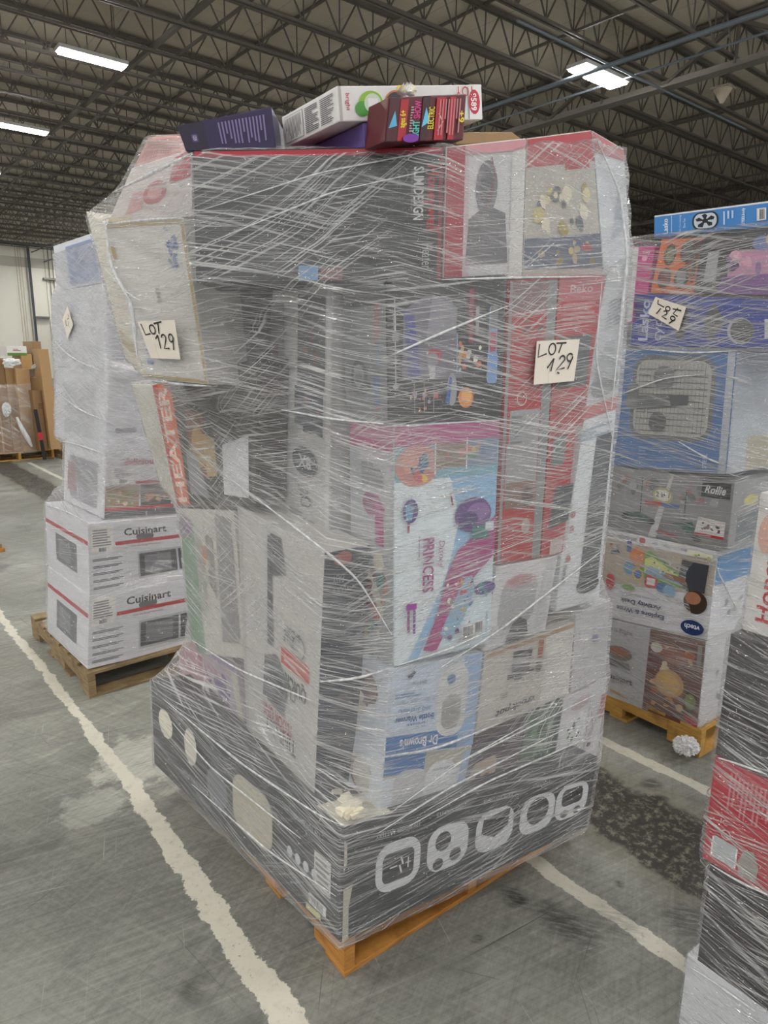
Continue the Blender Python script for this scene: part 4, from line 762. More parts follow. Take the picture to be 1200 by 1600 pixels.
# film round the tall stack
def rim(pts):
    """height of the film edge by direction: list of (angle deg, z)"""
    P = sorted(pts); n = len(P)
    def f(a):
        d = math.degrees(a) % 360
        for k in range(n):
            a0, z0 = P[k]; a1, z1 = P[(k+1) % n]
            if k == n-1: a1 += 360
            dd = d if d >= P[0][0] or k < n-1 else d
            if d < P[0][0] and k == n-1: dd = d+360
            if a0 <= dd <= a1: t = (dd-a0)/(a1-a0) if a1 > a0 else 0; t = t*t*(3-2*t); return z0+(z1-z0)*t
        return P[0][1]
    return f
MAINF = film_material('stretch_film_tall_stack', veil=.17, streak=.76, seed=0, layers=((.12, .74), (.42, .8), (.55, 1), (1.6, 1), (1.95, .8), (2.3, .74)))
W1, B1 = wrap(F, (.45, .5), .128, rim([(0, 2.36), (40, 2.33), (90, 2.3), (135, 2.33), (160, 2.36), (180, 2.3), (200, 2.235), (250, 2.225), (270, 2.225), (300, 2.30), (320, 2.36)]), MAINF,
              'clear streaky stretch film wound round the tall stack in the middle', off=.010, seed=1)
for p in (((352, 742), (430, 800), (510, 862), (560, 905), (612, 992)), ((690, 1042), (780, 985), (870, 915), (960, 845)), ((600, 560), (690, 520), (792, 478)), ((600, 662), (520, 655), (440, 640)), ((255, 1092), (380, 1195), (500, 1275), (535, 1290)), ((700, 1200), (800, 1150), (930, 1085)), ((165, 420), (200, 460), (220, 470)), ((690, 437), (800, 434), (940, 432)), ((600, 1182), (680, 1170), (780, 1130)), ((615, 1042), (560, 1060), (500, 1065)), ((300, 1000), (370, 1045), (500, 1100))):
    fold(W1, B1, p, .0035, M_ROPE)
for p, r in ((((165, 345), (174, 420), (206, 470), (215, 560)), .007), (((927, 206), (968, 300), (980, 400), (955, 640)), .005), (((590, 1302), (700, 1232), (880, 1140)), .003), (((640, 1290), (760, 1222), (925, 1150)), .003), (((610, 1270), (720, 1190), (860, 1110)), .0025), (((300, 1225), (420, 1330), (525, 1400)), .003), (((262, 1120), (330, 1200), (470, 1310)), .003), (((300, 240), (200, 290), (130, 322)), .005), (((620, 1040), (700, 1015), (765, 985)), .003), (((310, 330), (500, 270), (690, 233)), .002), (((325, 380), (520, 300), (690, 262)), .002), (((940, 440), (930, 560), (960, 700)), .003), (((150, 352), (225, 344), (285, 340)), .004), (((222, 592), (280, 600), (330, 603)), .004)):
    fold(W1, B1, p, r, M_ROPE)
PAPER = plaster('note_paper', 'e2d9cc', 'ece4d8', 8)
def note(bvh, quad, strokes, label, w=.0045):
    P = [onto(bvh, x, y, .006) for x, y in quad]
    n = (P[1]-P[3]).cross(P[0]-P[2]).normalized()
    if n.dot(P[0]-Vector((0, 0, EYE))) > 0: n = -n
    ctr = sum(P, Vector())/4; P = [p-n*(p-ctr).dot(n) for p in P]; out = max((onto(bvh, quad[0][0]*a*b_+quad[1][0]*(1-a)*b_+quad[3][0]*a*(1-b_)+quad[2][0]*(1-a)*(1-b_), quad[0][1]*a*b_+quad[1][1]*(1-a)*b_+quad[3][1]*a*(1-b_)+quad[2][1]*(1-a)*(1-b_), .004)-ctr).dot(n) for a in (.2, .5, .8) for b_ in (.2, .5, .8))
    P = [p-ctr+n*(max(0, out)+.003) for p in P]; mb = MB(); th = n*.0006
    mb.hexa([P[3]-th, P[2]-th, P[2], P[3], P[0]-th, P[1]-th, P[1], P[0]], PAPER)
    s_ = Surf(mb, P[0], P[1], P[2], P[3], n); s_.draw([('s', st, w, '141414') for st in strokes]+[('s', [(.33, .0), (.31, .22), (.34, .4)], .0012, 'c4bcae')])
    o = mb.build('lot_note'); o.location = ctr; tag(o, label, 'paper note'); return o
def arc(cx, cy, rx, ry, a0, a1, n=14): return [(cx+rx*math.cos(math.radians(a0+(a1-a0)*k/n)), cy+ry*math.sin(math.radians(a0+(a1-a0)*k/n))) for k in range(n+1)]
LOT = [[(.08, .94), (.11, .64), (.27, .67)], arc(.36, .78, .075, .12, 100, 460), [(.44, .93), (.66, .97)], [(.56, .95), (.52, .66)]]
N129 = [[(.38, .53), (.47, .63)], [(.47, .63), (.46, .27)], [(.57, .56)]+arc(.63, .55, .06, .09, 150, -20)+[(.58, .28), (.74, .28)], arc(.84, .55, .06, .1, 20, 380)+[(.90, .55), (.86, .24)]]
note(B1, [(221, 501), (273, 497), (288, 561), (237, 560)], LOT+N129, 'white paper note with handwritten LOT 129 on the upper left of the tall stack')
note(B1, [(835, 533), (902, 530), (893, 595), (830, 601)], [[(.06, .93), (.05, .63), (.24, .70)], arc(.36, .80, .08, .13, 60, 420), [(.44, .93), (.68, .93)], [(.58, .93), (.52, .7)], [(.28, .36), (.42, .58)], [(.42, .58), (.37, .28)], [(.55, .55)]+arc(.62, .55, .06, .08, 150, -20)+[(.50, .3), (.70, .34)], arc(.80, .58, .07, .09, 30, 380)+[(.86, .55), (.78, .3)], [(.53, .25), (.58, .21)]], 'white paper note with handwritten LOT 129 on the right side of the tall stack')
# ================================================================== the pallet behind at the left
GC = at(140, 1092); G = Frame(GC, 2)
pallet('wooden_pallet', (GC.x, GC.y), 1, 1.02, 1.05, M_WOODG, 'weathered grey-brown wooden pallet with broken boards under the microwave cartons')
def micro(seed):
    it = [('r', .0, .0, 1, 1, 'dcdce0'), ('r', .25, .66, 1, .715, 'b8323a'), ('t', 'Cuisinart', .56, .84, .11, '2f3034', 0, True, .44), ('rr', .46, .715, .64, .79, .012, '6d6c70'), ('r', .02, .58, .23, .96, 'e9e6e0'), ('lines', .035, .68, .21, .93, 7, '8a8a8e'), ('bar', .09, .60, .16, .655, '222222'), ('t', 'Over the Range Microwave', .55, .62, .035, 'b05058', 0, False, .3)]
    for k in range(5): it += [('lines', .03, .47-k*.1, .33, .51-k*.1, 2, '6f6f76')]
    it += [('rr', .46, .12, 1.0, .53, .006, 'b9babf'), ('rr', .475, .15, .86, .50, .006, '4b4c52'), ('r', .53, .19, .80, .46, '77777e'), ('r', .88, .16, .98, .5, '33343a'), ('blobs', .89, .2, .97, .45, ['6a6a70', '8a8a90'], 6, seed, .008)]
    return it
side = [('r', 0, .70, 1, .76, 'b8323a'), ('p', [(.25, .2), (.75, .2), (.75, .62), (.25, .62)], '6f7076'), ('p', [(.32, .26), (.6, .26), (.6, .56), (.32, .56)], '8a8b90')]
carton(G, G.R([(139, 932), (300, 902), (300, 1007), (137, 1046)], .03), .66, 'dcdce0', 'white microwave carton at the bottom of the left stack, standing on the pallet', front=micro(1), left=side)
carton(G, G.R([(137, 819), (290, 805), (300, 901), (140, 931)], .04), .68, 'dcdce0', 'white microwave carton second from the bottom of the left stack', front=micro(2), left=side)
carton(G, G.R([(165, 706), (290, 700), (292, 800), (162, 811)], .10), .62, 'dad9de', 'white carton with food pictures and a red band above the microwave cartons', front=[
    ('r', 0, 0, 1, .10, '5a5a60'), ('r', 0, .1, 1, .15, 'b8323a'), ('r', 0, .15, .4, .48, '9a7a5a'), ('blobs', .0, .14, .38, .46, ['c8a888', '8a9a50', 'e0c8a8', '6a8a3a', 'a0603a', 'c8a030'], 22, 41, .02), ('r', .42, .15, .8, .48, '4a4440'), ('blobs', .44, .16, .8, .42, ['c88a60', 'd8a880', 'a05a3a'], 12, 42, .025), ('r', .36, .5, 1, .54, 'b8323a'), ('t', 'delicious', .42, .84, .10, 'b8606a', 0, True, .42), ('r', .06, .5, .34, .78, 'e6e4e2'), ('lines', .1, .6, .3, .76, 6, '8a8a8e'), ('bar', .16, .52, .25, .58, '222222')],
    left=[('r', .15, .1, .85, .8, '8f8f96'), ('r', .1, .2, .3, .7, 'a07a80')])
carton(G, G.R([(168, 578), (290, 575), (290, 700), (165, 705)], .12), .80, 'd8d9e0', 'plain white carton in the middle of the left stack with a small barcode strip', front=[('bar', .08, .84, .3, .89, '55565c'), ('rr', .1, .22, .36, .28, .008, '8a8b92'), ('rr', .12, .08, .34, .14, .008, 'b0b1b8')], left=[('r', .2, .1, .8, .8, 'b9bac0')])
carton(G, G.R([(164, 442), (290, 440), (290, 574), (167, 577)], .13), .82, 'dadbe2', 'plain white carton in the upper part of the left stack behind the small lot note', front=[('lines', .05, .1, .3, .5, 10, 'b0b1b8')], left=[('r', .1, .1, .9, .3, 'c8c9d0')])
carton(G, G.R([(150, 362), (280, 362), (290, 438), (160, 441)], .16), .65, 'd8dbe2', 'white carton with a blue panel on top of the left stack', front=[('r', .0, .1, .5, .9, 'a8b4d0')], left=[('r', .3, .05, 1, .9, '8496c0')])
W2, B2 = wrap(G, (.5, .5), .10, lambda a: 2.25, film_material('stretch_film_left_stack', veil=.30, streak=.7, seed=20, layers=((.1, .32), (.88, .35), (.98, .7), (1.25, .8), (1.4, 1.0), (2.2, 1.1)), tint=(.94, .94, .955), angs=(12, -14, 30), glint=.9, fine=.9), 'clear cloudy stretch film round the white cartons of the left stack', off=.012, seed=4, NA=200, NZ=60)
for p in (((75, 520), (110, 560), (160, 580)), ((78, 600), (120, 640), (160, 655)), ((72, 690), (110, 690), (160, 708)), ((75, 790), (110, 800), (137, 818))): fold(W2, B2, p, .005, M_ROPE)
note(B2, [(108, 478), (117, 508), (108, 530), (100, 500)], [[(.3, .8), (.5, .8), (.4, .6)], [(.6, .7), (.7, .5)], [(.3, .4), (.5, .3), (.6, .4)]], 'small diamond-turned paper note on the upper left stack', .006)

# ================================================================== the pallet at the right, further back
RC = at(1092, 1185); K = Frame(RC, -3)
e = pallet('wooden_pallet', tuple((K.pt(0, 0))[:2]), -3, 1.02, 1.2, M_WOODY, 'yellow wooden pallet under the fan and activity desk cartons at the right')
def LL(p0, p1, p2, p3, i=0.0): return K.L([p0, p1, p2, p3], i)
def kb(q, d, *a, **k): return carton(K, q, d, *a, inward=K.u, **k)
pz = ['8a3f30', 'c8884a', 'd8b070', '6a2a24', 'a85a38', 'e0d0b0', '4a5a30']
kb(LL((925, 960), (1104, 1002), (1090, 1142), (912, 1072)), .5, 'c9c9cc', 'oven carton with a pizza picture lying on the right-hand pallet', front=[
    ('r', .0, 0, 1, 1, 'c4c5c9'), ('r', .55, 0, 1, 1, '6f4238'), ('blobs', .56, .05, .99, .9, pz, 40, 51, .03), ('e', .75, .42, .12, .16, 'c89a58'), ('e', .74, .42, .1, .13, 'd8ae6a'), ('e', .93, .28, .06, .12, '4a3020'), ('e', .93, .29, .045, .09, '7a8a4a'), ('e', .78, .75, .1, .1, '9a5a4a'), ('e', .62, .8, .05, .06, 'e0dcd0'), ('r', .9, 0, 1, .12, 'b03040'), ('rr', .95, .7, .985, .95, .01, '8a8480'),
    ('t', 'Bake it Right', .25, .88, .07, '77777c', 0, True, .3), ('e', .30, .6, .12, .09, '7a7068'), ('e', .30, .62, .09, .05, 'a86a50'), ('p', [(.2, .42), (.42, .42), (.4, .5), (.22, .5)], '6a6a6e'), ('t', 'Cuisinart', .30, .28, .07, '33343a', 0, True, .3), ('t', 'PIZZA OVEN', .3, .22, .025, '77777c')], right=[('blobs', .1, .1, .9, .9, ['a8a8ac', 'd0d0d4', '8a8a8e'], 6, 52, .04)])
kb(LL((930, 822), (1122, 862), (1105, 1001), (925, 958)), .5, 'd9d9de', 'white toy activity desk carton lying upside down above the oven carton', front=[
    ('r', 0, 0, 1, 1, 'dfdfe4'), ('p', [(0, .38), (.35, .42), (1, .5), (1, .92), (0, .92)], 'b8ac9c'), ('r', 0, .9, 1, 1, 'e2e2e6'), ('rr', .40, .925, .45, .985, .008, 'c04a4a'), ('lines', .2, .93, .38, .97, 3, '77777c'), ('lines', .05, .93, .18, .97, 3, '77777c'), ('t', '20+', .53, .95, .03, '444450', 180), ('t', '15+', .62, .95, .03, '444450', 180), ('t', '85+', .76, .95, .03, '444450', 180),
    ('p', [(.42, .55), (.82, .52), (.82, .62), (.5, .86), (.42, .8)], '6aa83a'), ('p', [(.46, .6), (.78, .56), (.78, .62), (.52, .8), (.46, .76)], 'd8dc80'), ('p', [(.46, .60), (.78, .55), (.78, .6), (.5, .7)], '88b8d8'), ('blobs', .46, .55, .8, .8, ['e8e8f0', 'b0508a', '4a70b0', 'e0e0c8', '3a5a8a'], 36, 53, .008),
    ('p', [(.36, .66), (.44, .66), (.46, .84), (.38, .88), (.32, .78)], 'd87a2a'), ('r', .3, .8, .34, .92, '3a58a0'), ('e', .33, .62, .05, .07, '4a90b8'), ('e', .41, .57, .05, .07, 'd8b030'), ('e', .41, .57, .035, .05, '3a70b0'), ('rr', .47, .45, .58, .59, .02, 'c03a3a'), ('r', .49, .48, .56, .56, 'e8e0e0'), ('e', .62, .48, .05, .06, '3f6fa8'), ('e', .68, .46, .05, .07, '7aa8c8'),
    ('p', [(.82, .50), (.95, .52), (.96, .84), (.76, .84), (.74, .6)], '3c3f48'), ('e', .89, .4, .09, .13, '3a2a20'), ('e', .87, .44, .06, .07, 'a8745a'), ('p', [(.62, .6), (.8, .58), (.8, .64), (.64, .66)], '8a6a58'), ('p', [(.78, .9), (.98, .92), (.98, .96), (.8, .97)], 'd8d8c0'), ('blobs', .8, .88, .98, .96, ['8a9a5a', 'b8b070', '7aa0b8'], 8, 54, .01),
    ('blobs', .12, .7, .28, .9, ['4a4a50', '9a5a40', '3a5a90', 'c8c0b0'], 8, 55, .02), ('e', .17, .42, .04, .1, 'c04038'), ('t', 'Activity Desk', .45, .25, .07, '2a3050', 180, True, .36), ('t', 'Explore & Write', .45, .15, .07, '4a5270', 180, True, .42), ('t', 'Interactive Learning System', .42, .33, .025, '4a5270', 180, False, .34), ('e', .34, .4, .06, .03, '6aa03a'), ('e', .89, .11, .09, .085, '1f3468'), ('t', 'vtech', .89, .115, .06, 'e8e8f0', 180, True, .12)],
   right=[('r', 0, .62, .8, .95, '4a90c8'), ('blobs', .1, .1, .9, .55, ['b8b8b0', 'c8c8b8', '9a9aa0'], 8, 56, .03)])
kb(LL((935, 726), (1148, 754), (1136, 862), (930, 822)), .5, '8f9092', 'grey scooter carton with a racing-street picture below the big blue fan carton', front=[
    ('r', 0, .0, 1, .3, '7a7a7c'), ('r', 0, .55, 1, 1, '8a8b8e'), ('blobs', .1, .55, .95, .95, ['a0a0a4', '78787c', '9a6a6a', '6a6a70', 'b0b0b4'], 26, 57, .03), ('p', [(.44, 0), (.5, 0), (.6, 1), (.58, 1)], 'c8c8ca'), ('r', .8, .74, .99, .98, '333336'), ('t', 'Rollie', .89, .86, .12, 'd8d8da', 0, True, .14, .3), ('e', .53, .66, .075, .13, 'b0a868'), ('e', .53, .67, .06, .09, 'd8d8d0'), ('t', '2 in 1', .53, .68, .08, '33333a', 0, True, .1), ('r', .4, .5, .53, .56, 'b03a40'), ('r', .53, .5, .66, .56, '4a6aa8'),
    ('s', [(.37, .3), (.37, .9)], .006, '55555a'), ('p', [(.22, .24), (.48, .2), (.48, .28), (.36, .36), (.24, .32)], '3f5a58'), ('e', .25, .26, .03, .05, '2a2a2e'), ('e', .46, .24, .03, .05, '2a2a2e'), ('s', [(.7, .35), (.7, .8)], .006, '55555a'), ('p', [(.62, .28), (.76, .34), (.82, .12), (.78, .08), (.68, .24)], '3c5f58'), ('e', .8, .1, .03, .05, '2a2a2e'), ('p', [(.78, .2), (.98, .18), (.98, .42), (.8, .44)], 'd8d4d2'), ('blobs', .8, .22, .97, .4, ['55555a', '8a4a50', '6a6a70'], 12, 58, .012), ('r', .78, .16, .98, .2, 'b03038'), ('p', [(.5, .1), (.66, .06), (.66, .1), (.52, .14)], 'a04048')], right=[('r', .1, .1, .7, .5, '6a7078'), ('e', .3, .7, .12, .08, 'c8c060')])
LB = '3f86cc'
kb(LL((950, 545), (1151, 549), (1134, 742), (935, 725)), .5, '4a76ad', 'large blue carton picturing a grey square fan, middle of the right-hand stack', front=[
    ('r', .95, 0, 1, 1, 'b8bec6'), ('rr', .24, .25, .88, .96, .07, '6a6c6e'), ('rr', .27, .29, .85, .92, .05, 'b2b2ac'), ('rr', .2, .5, .3, .72, .02, '7a7c80')]+[('r', .29, .32+k*.052, .83, .328+k*.052, '5c5e60') for k in range(11)]+[('r', .30+k*.03, .31, .303+k*.03, .90, '707274') for k in range(18)]+[
    ('e', .5, .78, .08, .1, '6d6e70'), ('e', .48, .40, .07, .09, '5a5b5d'), ('p', [(.3, .5), (.7, .56), (.7, .64), (.3, .62)], '66686a'), ('t', 'STEEL', .86, .1, .03, 'b8c4d8', 90), ('lines', .35, .08, .42, .2, 4, '7a9cc8'), ('lines', .05, .8, .17, .92, 5, 'a8bcd8'), ('t', 'Lasko', .08, .3, .05, 'c8d4e4', 90, True, .16)], right=[('r', 0, 0, 1, 1, 'b0b8c0'), ('r', .3, .0, 1, .3, 'b0a890')])
kb(LL((992, 458), (1215, 468), (1215, 545), (985, 540)), .42, '2c3f9c', 'dark blue fan carton lying flat behind the lot note on the right-hand stack', front=[
    ('t', 'Lasko', .09, .5, .075, 'c8cce8', 90, True, .8), ('t', 'cyc', .22, .3, .07, 'c8cce8', 90, False, .4), ('e', .37, .5, .06, .36, '4a4c50'), ('p', [(.52, .35), (.58, .1), (.64, .35), (.68, .5), (.6, .9), (.54, .6)], '56585a'), ('e', .78, .34, .085, .27, 'b8bac0'), ('e', .79, .34, .075, .24, '4a4c50'), ('r', .93, .2, 1, .6, 'c8c8cc'), ('lines', .3, .85, .9, .92, 1, '5a6ac0')])
kb(LL((1078, 375), (1215, 362), (1215, 462), (1060, 458)), .4, '39353a', 'dark carton with pink and purple toy print near the top of the right-hand stack', front=[
    ('p', [(.5, .2), (1, .2), (1, .75), (.6, .75), (.5, .5)], 'c08aa8'), ('p', [(.4, .0), (1, .0), (1, .35), (.45, .3)], '7a4a90'), ('r', .25, .2, .38, .75, 'a8a8ac'), ('e', .85, .85, .1, .12, '6a7ab0'), ('e', .95, .9, .06, .1, 'c8b060'), ('blobs', .4, .3, .95, .8, ['d8a0b8', '8a6aa0', 'e0c0d0', '5a3a6a'], 10, 59, .03)])
kb(LL((1034, 374), (1100, 371), (1084, 460), (1016, 458)), .36, 'dc6a28', 'orange carton with four round dark pictures near the top of the right-hand stack', front=[
    ('e', .28, .72, .15, .2, '4a4a44'), ('e', .28, .72, .10, .14, '7a7a50'), ('e', .68, .78, .16, .2, '4a4644'), ('e', .26, .28, .16, .2, '3c3c40'), ('e', .26, .28, .1, .13, '7a3a34'), ('e', .66, .28, .17, .2, '3c3c40'), ('e', .66, .28, .11, .14, '8a8a8c'), ('lines', .88, .2, .95, .7, 6, '7a3a1a'), ('rr', .88, .3, .96, .6, .004, '6a4a38')], left=[('r', 0, 0, 1, 1, 'a8988c'), ('t', 'VACUUM', .5, .5, .05, '6a4a40', 90, True, .7)], sides={'left': 'b0a298'})
kb(LL((985, 386), (1024, 384), (1005, 500), (978, 505)), .3, 'c83a8a', 'bright pink and white carton at the left end of the right-hand stack', front=[('r', 0, 0, .35, 1, 'd8d8d8'), ('t', 'toy', .7, .92, .06, 'f0d8e4', 0), ('e', .65, .85, .12, .04, 'e8a8c8')])
carton(None, K.L([(1022, 337), (1215, 312), (1215, 352), (1022, 371)], .0), .38, LB, 'light blue carton with black fan drawing, on top of the right-hand stack', inward=K.u, front=[
    ('r', 0, .93, 1, 1, 'e0e4ea'), ('t', 'Lasko', .10, .45, .045, 'e8f0fa', 90, True, .7), ('r', .155, .1, .16, .9, 'c8dcf0'), ('t', 'Air Circulating', .235, .5, .022, 'd0e2f4', 90, False, .75), ('t', 'Box Fan', .27, .5, .022, 'd0e2f4', 90, False, .4), ('rr', .34, .12, .56, .88, .03, '14181c'), ('rr', .355, .18, .545, .82, .025, 'c8d4e0'), ('e', .45, .5, .025, .1, '14181c'),
    ('p', [(.45, .5), (.42, .75), (.45, .8), (.47, .72)], '14181c'), ('p', [(.45, .5), (.5, .7), (.53, .62), (.52, .52)], '14181c'), ('p', [(.45, .5), (.51, .4), (.51, .28), (.48, .25)], '14181c'), ('p', [(.45, .5), (.43, .22), (.39, .25), (.39, .35)], '14181c'), ('p', [(.45, .5), (.38, .5), (.37, .6), (.4, .66)], '14181c'),
    ('vlines', .6, .2, .7, .8, 3, 'b8d4f0'), ('t', 'STEELbody', .76, .5, .03, 'e0ecf8', 90, True, .7), ('r', .86, .25, .93, .75, 'd8dade'), ('bar', .88, .3, .92, .7, '222222')])
W3, B3 = wrap(K, (.3, .5), .11, rim([(0, 2.05), (60, 2.15), (130, 2.22), (150, 2.23), (180, 2.235), (230, 2.23), (270, 2.2), (320, 2.1)]), film_material('stretch_film_right_stack', veil=.10, streak=.75, seed=40, angs=(9, -6, -20), glint=1.0, fine=1.0), 'clear stretch film round the fan and toy cartons at the right', off=.010, seed=6, NA=220, NZ=70)
for p in (((1060, 690), (1110, 720), (1160, 735)), ((960, 620), (1040, 590), (1100, 585)), ((1000, 545), (1080, 552), (1150, 548)), ((1110, 870), (1140, 930), (1155, 960))): fold(W3, B3, p, .004, M_ROPE)
note(B3, [(1026, 464), (1074, 480), (1062, 517), (1014, 490)], [[(.12, .9), (.16, .7), (.38, .66)], arc(.5, .66, .07, .1, 0, 360), [(.78, .85), (.7, .55), (.85, .52)], [(.64, .74), (.9, .8)], [(.3, .55), (.24, .2)], [(.42, .45)]+arc(.47, .44, .06, .08, 140, -20)+[(.42, .22), (.58, .2)], arc(.74, .36, .07, .09, 0, 360)+[(.8, .34), (.68, .08)]], 'tilted paper note with handwritten lot 129 on the dark blue fan carton', .005)
# ================================================================== the pallet at the right edge, close by
NC = at(1058, 1640); Q = Frame((NC.x, NC.y), -3)
NA_ = Frame((NC.x, NC.y), -3)
def nb(q, d, *a, **k): return carton(NA_, q, d, *a, inward=NA_.u, **k)
SP = dict()
def near(z0, z1, i, j0, j1, col, label, front, d=.5, lean=0, **k):
    """front face runs from the far edge j1 (left in view) toward the viewer j0"""
    P = [NA_.pt(i+lean, j1, z1), NA_.pt(i+lean, j0, z1), NA_.pt(i, j0, z0), NA_.pt(i, j1, z0)]
    return nb((P, NA_.u), d, col, label, front=front, **k)
near(.012, .292, .0, -.75, .005, 'd9dade', 'white carton at the foot of the right edge stack, lowest in view', [('t', 'CE', .05, .3, .03, 'b02a3a', -60, True), ('e', .3, .3, .04, .2, '55565a')])
near(.292, .565, .0, -.75, -.02, '302c30', 'black film-covered carton between the white and the red cartons at the right edge', [('blobs', .2, .1, .6, .5, ['8a6058', '6a4a46', 'a08078', '4a3a3c'], 10, 61, .03), ('e', .3, .6, .06, .1, '77777c'), ('p', [(.3, .7), (.6, .4), (.6, .5), (.32, .8)], '55555a')])
near(.57, .84, .0, -.75, .0, 'b5283a', 'bright red carton with a bottle picture at the right edge', [
    ('vlines', .05, .55, .35, .92, 24, 'c8707a'), ('bar', .03, .08, .09, .26, '44464a'), ('r', .025, .07, .095, .28, 'b8bcc0'), ('p', [(.11, .05), (.16, .05), (.165, .2), (.145, .32), (.12, .3), (.105, .18)], '9a948c'), ('ring', .06, .34, .012, .002, 'e0c8cc'), ('rr', .20, .78, .23, .88, .003, 'e0c8cc'), ('r', .205, .79, .225, .87, 'b5283a'), ('t', 'IC', .05, .45, .05, 'd8b0b8', 0), ('vlines', .22, .1, .28, .4, 4, 'c8707a')])
near(.845, 1.14, .0, -.75, .0, '2e2a2c', 'black carton between the red and the white heater cartons at the right edge', [('blobs', .3, .1, .9, .8, ['3c3638', '4a4444'], 6, 62, .06)])
near(1.145, 1.455, .03, -.75, -.01, 'd9d6d2', 'white heater carton with red vertical lettering at the top of the right edge stack', [('t', 'Honeywell', .055, .5, .055, 'b8202e', 90, True, .82), ('e', .03, .72, .025, .14, 'd8a898'), ('r', .16, .2, .4, .8, '8a8a8c')])
W4, B4 = wrap(NA_, (.25, -.35), .012, lambda a: 1.475, film_material('stretch_film_edge_stack', veil=.06, streak=.65, seed=60, angs=(16, 4, -12), glint=1.0, fine=.85), 'clear stretch film round the black and red cartons at the right edge', off=.006, seed=8, NA=200, NZ=60, win=.03)
for p in (((1068, 1505), (1110, 1530), (1180, 1580)), ((1110, 1350), (1150, 1375), (1199, 1398)), ((1110, 1180), (1150, 1192), (1199, 1210))): fold(W4, B4, p, .003, M_ROPE)
# ================================================================== far cartons at the left
BR = ['a07e55', '8c6b45', 'b08d62', '96744c']
D0 = at(70, 716); H = Frame(D0, 3)
pallet('wooden_pallet', tuple(H.pt(-.9, .0))[:2], 2, 1.05, 1.2, M_WOODY, 'far wooden pallet at the left edge under plain brown cartons')
pallet('wooden_pallet', tuple(H.pt(.2, -.3))[:2], 2, 1.05, 1.2, M_WOODG, 'far wooden pallet under the brown cartons just left of the white stack')
def hb(x0, x1, y, d, z0, z1, col, label, fr=None, tilt=0, **k):
    P = [H.pt(x0+tilt, y, z1), H.pt(x1+tilt, y, z1), H.pt(x1, y, z0), H.pt(x0, y, z0)]; return carton(fr, (P, H.v), d, col, label, **k)
def hx(px, y): return (H.onplane((px, 560), (0, y), (1, y))-H.pt(0, y)).dot(H.u)
def hz(py, y, px=40): return H.onplane((px, py), (0, y), (1, y)).z
tp = [('r', .46, 0, .54, 1, 'b89a6c')]
hb(hx(-25, .05), hx(5, .05), .05, .8, .14, hz(560, .05), BR[1], 'brown carton cut by the left edge of the photo', H, front=tp)
hb(hx(6, .02), hx(22, .02), .02, .7, .14, hz(575, .02), BR[0], 'narrow brown carton under the white bag, far left', H, front=[('lines', .2, .5, .8, .6, 2, '8a6a44')])
hb(hx(22, -.08), hx(44, -.08), -.08, .7, .14, hz(577, -.08), BR[2], 'tall brown carton in front of the far carton heap', H, front=[('r', 0, .55, 1, .57, 'c8b088')], right=[('r', 0, 0, 1, 1, '7a5c3a')])
hb(hx(48, -.25), hx(62, -.25), -.25, .5, .16, hz(610, -.25), BR[1], 'low brown carton leaning at the front of the far heap', None, tilt=-.03, front=[('lines', .5, .7, .9, .8, 3, '5a4428')])
hb(hx(45, .3), hx(69, .3), .3, .6, .14, hz(590, .3), BR[3], 'brown carton standing behind the leaning long carton', None)
hb(hx(52, .6), hx(66, .6), .6, .5, hz(590, .6), hz(533, .6), BR[0], 'brown carton sticking up at the right of the far heap', None, front=[('p', [(0, .8), (1, .75), (1, 1), (0, 1)], '9a7850')])
hb(hx(33, .5), hx(50, .5), .5, .5, hz(577, .5), hz(553, .5), 'b8925c', 'small light brown carton on top of the far heap', None)
hb(hx(66, -.35), hx(82, -.35), -.35, .3, .18, hz(545, -.35), BR[2], 'upright brown cardboard sheet beside the left white stack', None, tilt=-.05)
hb(hx(12, .5), hx(43, .5), .5, .4, hz(556, .5), hz(541, .5), 'e4e4e0', 'flat white and green carton on top of the far heap', None, front=[('r', 0, 0, 1, .3, '5a8a3a'), ('lines', .3, .5, .8, .8, 2, '9a4a4a')])
def crumple(loc, sx, sy, sz, seed, name, label, cat, mat, n=30):
    rr = random.Random(seed); bm = bmesh.new(); bmesh.ops.create_icosphere(bm, subdivisions=4 if cat == 'plastic film' else 3, radius=1)
    for v in bm.verts: k = 1+rr.uniform(-.22, .22); v.co = Vector((v.co.x*sx*k, v.co.y*sy*k, v.co.z*sz*k))
    me = bpy.data.meshes.new(name); bm.to_mesh(me); bm.free(); me.materials.append(mat); o = bpy.data.objects.new(name, me); COL.objects.link(o); o.location = loc; tag(o, label, cat)
p = H.onplane((18, 566), (0, -.05), (1, -.05)); crumple(p, .13, .07, .06, 1, 'crumpled_bag', 'crumpled white bag on top of the far brown cartons', 'bag', card('e8eaec'))
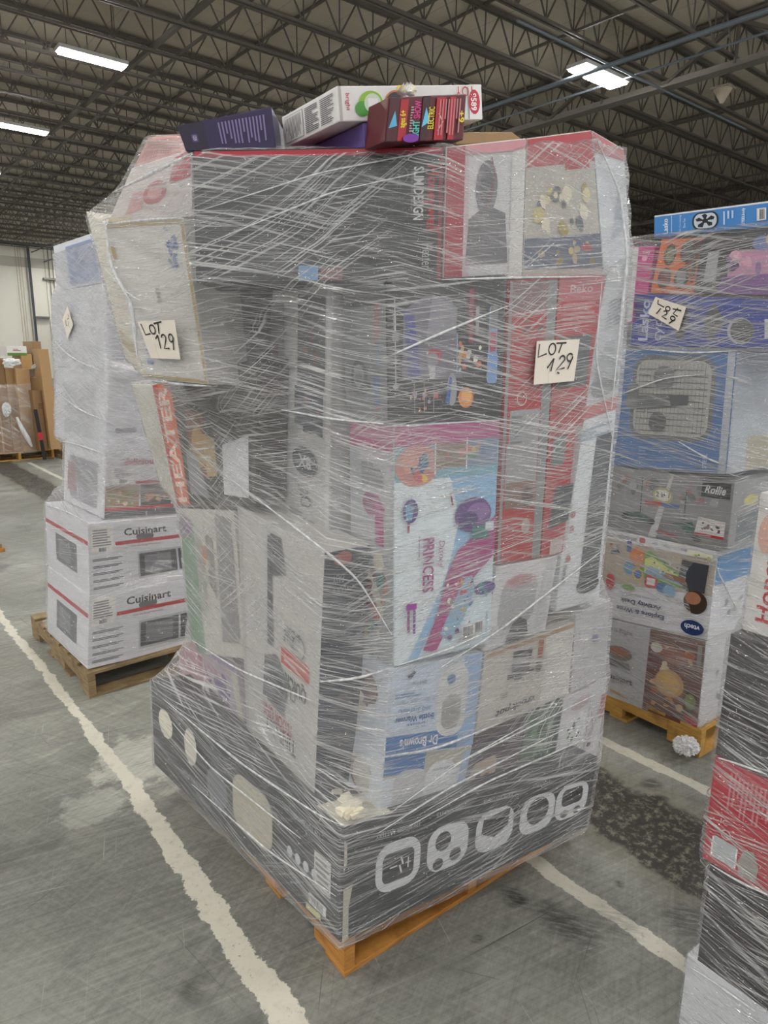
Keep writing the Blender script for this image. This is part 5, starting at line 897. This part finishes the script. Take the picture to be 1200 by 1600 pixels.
p = H.onplane((58, 573), (0, -.1), (1, -.1)); crumple(p, .08, .06, .04, 2, 'crumpled_film', 'crumpled shiny film on the far brown cartons', 'plastic film', M_ROPE)
p = H.onplane((10, 640), (0, -.12), (1, -.12)); crumple(p, .06, .05, .10, 3, 'film_bundle', 'bunched white film hanging on the front of the far cartons', 'plastic film', card('d8dadb'))
crumple(at(1072, 1165, .07), .055, .05, .035, 12, 'loose_film_tail', 'crumpled tail of clear film hanging at the corner of the yellow pallet', 'plastic film', M_ROPE)
q0, q1 = H.onplane((26, 652), (0, -.14), (1, -.14)), H.onplane((50, 698), (0, -.14), (1, -.14)); mb = MB(); mb.tube([q0-q0, (q1-q0)*.3+Vector((0, 0, -.02)), (q1-q0)*.7, q1-q0], [.02, .035, .04, .02], card('dcdedf')); o = mb.build('twisted_film_strand', smooth=True); o.location = q0; tag(o, 'twisted white film strand slanting down the far cartons', 'plastic film')
q0, q1 = H.onplane((55, 640), (0, -.4), (1, -.4)), H.onplane((70, 718), (0, -.4), (1, -.4)); mb = MB(); mb.tube([(0, 0, 0), (q1-q0)*.4, (q1-q0)*.45], .03, card('202226')); mb.tube([(q1-q0)*.45, (q1-q0)*.6], .035, card('c0303a')); mb.tube([(q1-q0)*.6, q1-q0], .03, card('202226')); o = mb.build('black_handle_tool'); o.location = q0; tag(o, 'black and red handle sticking out of the far carton heap', 'tool')
W5, B5 = wrap(H, (-.3, .4), .12, lambda a: hz(600, 0), film_material('stretch_film_far_heap', veil=.10, streak=.25, seed=80, angs=(30, -20, 50), glint=.8, fine=.3), 'thin clear film round the far brown cartons at the left', off=.03, seed=9, NA=90, NZ=20, win=.02)
# timber offcut at the left edge of the aisle
q = at(2, 860); mb = MB(); mb.box(-.28, .02, -.06, .06, 0, .03, M_WOOD); mb.box(-.25, .0, -.05, .05, .03, .07, M_WOODG); o = mb.build('timber_offcut', bevel=.003); o.location = q; tag(o, 'small piece of timber on the floor at the left edge', 'timber')
# scrap of film on the floor by the left of the black carton and a flake of paint
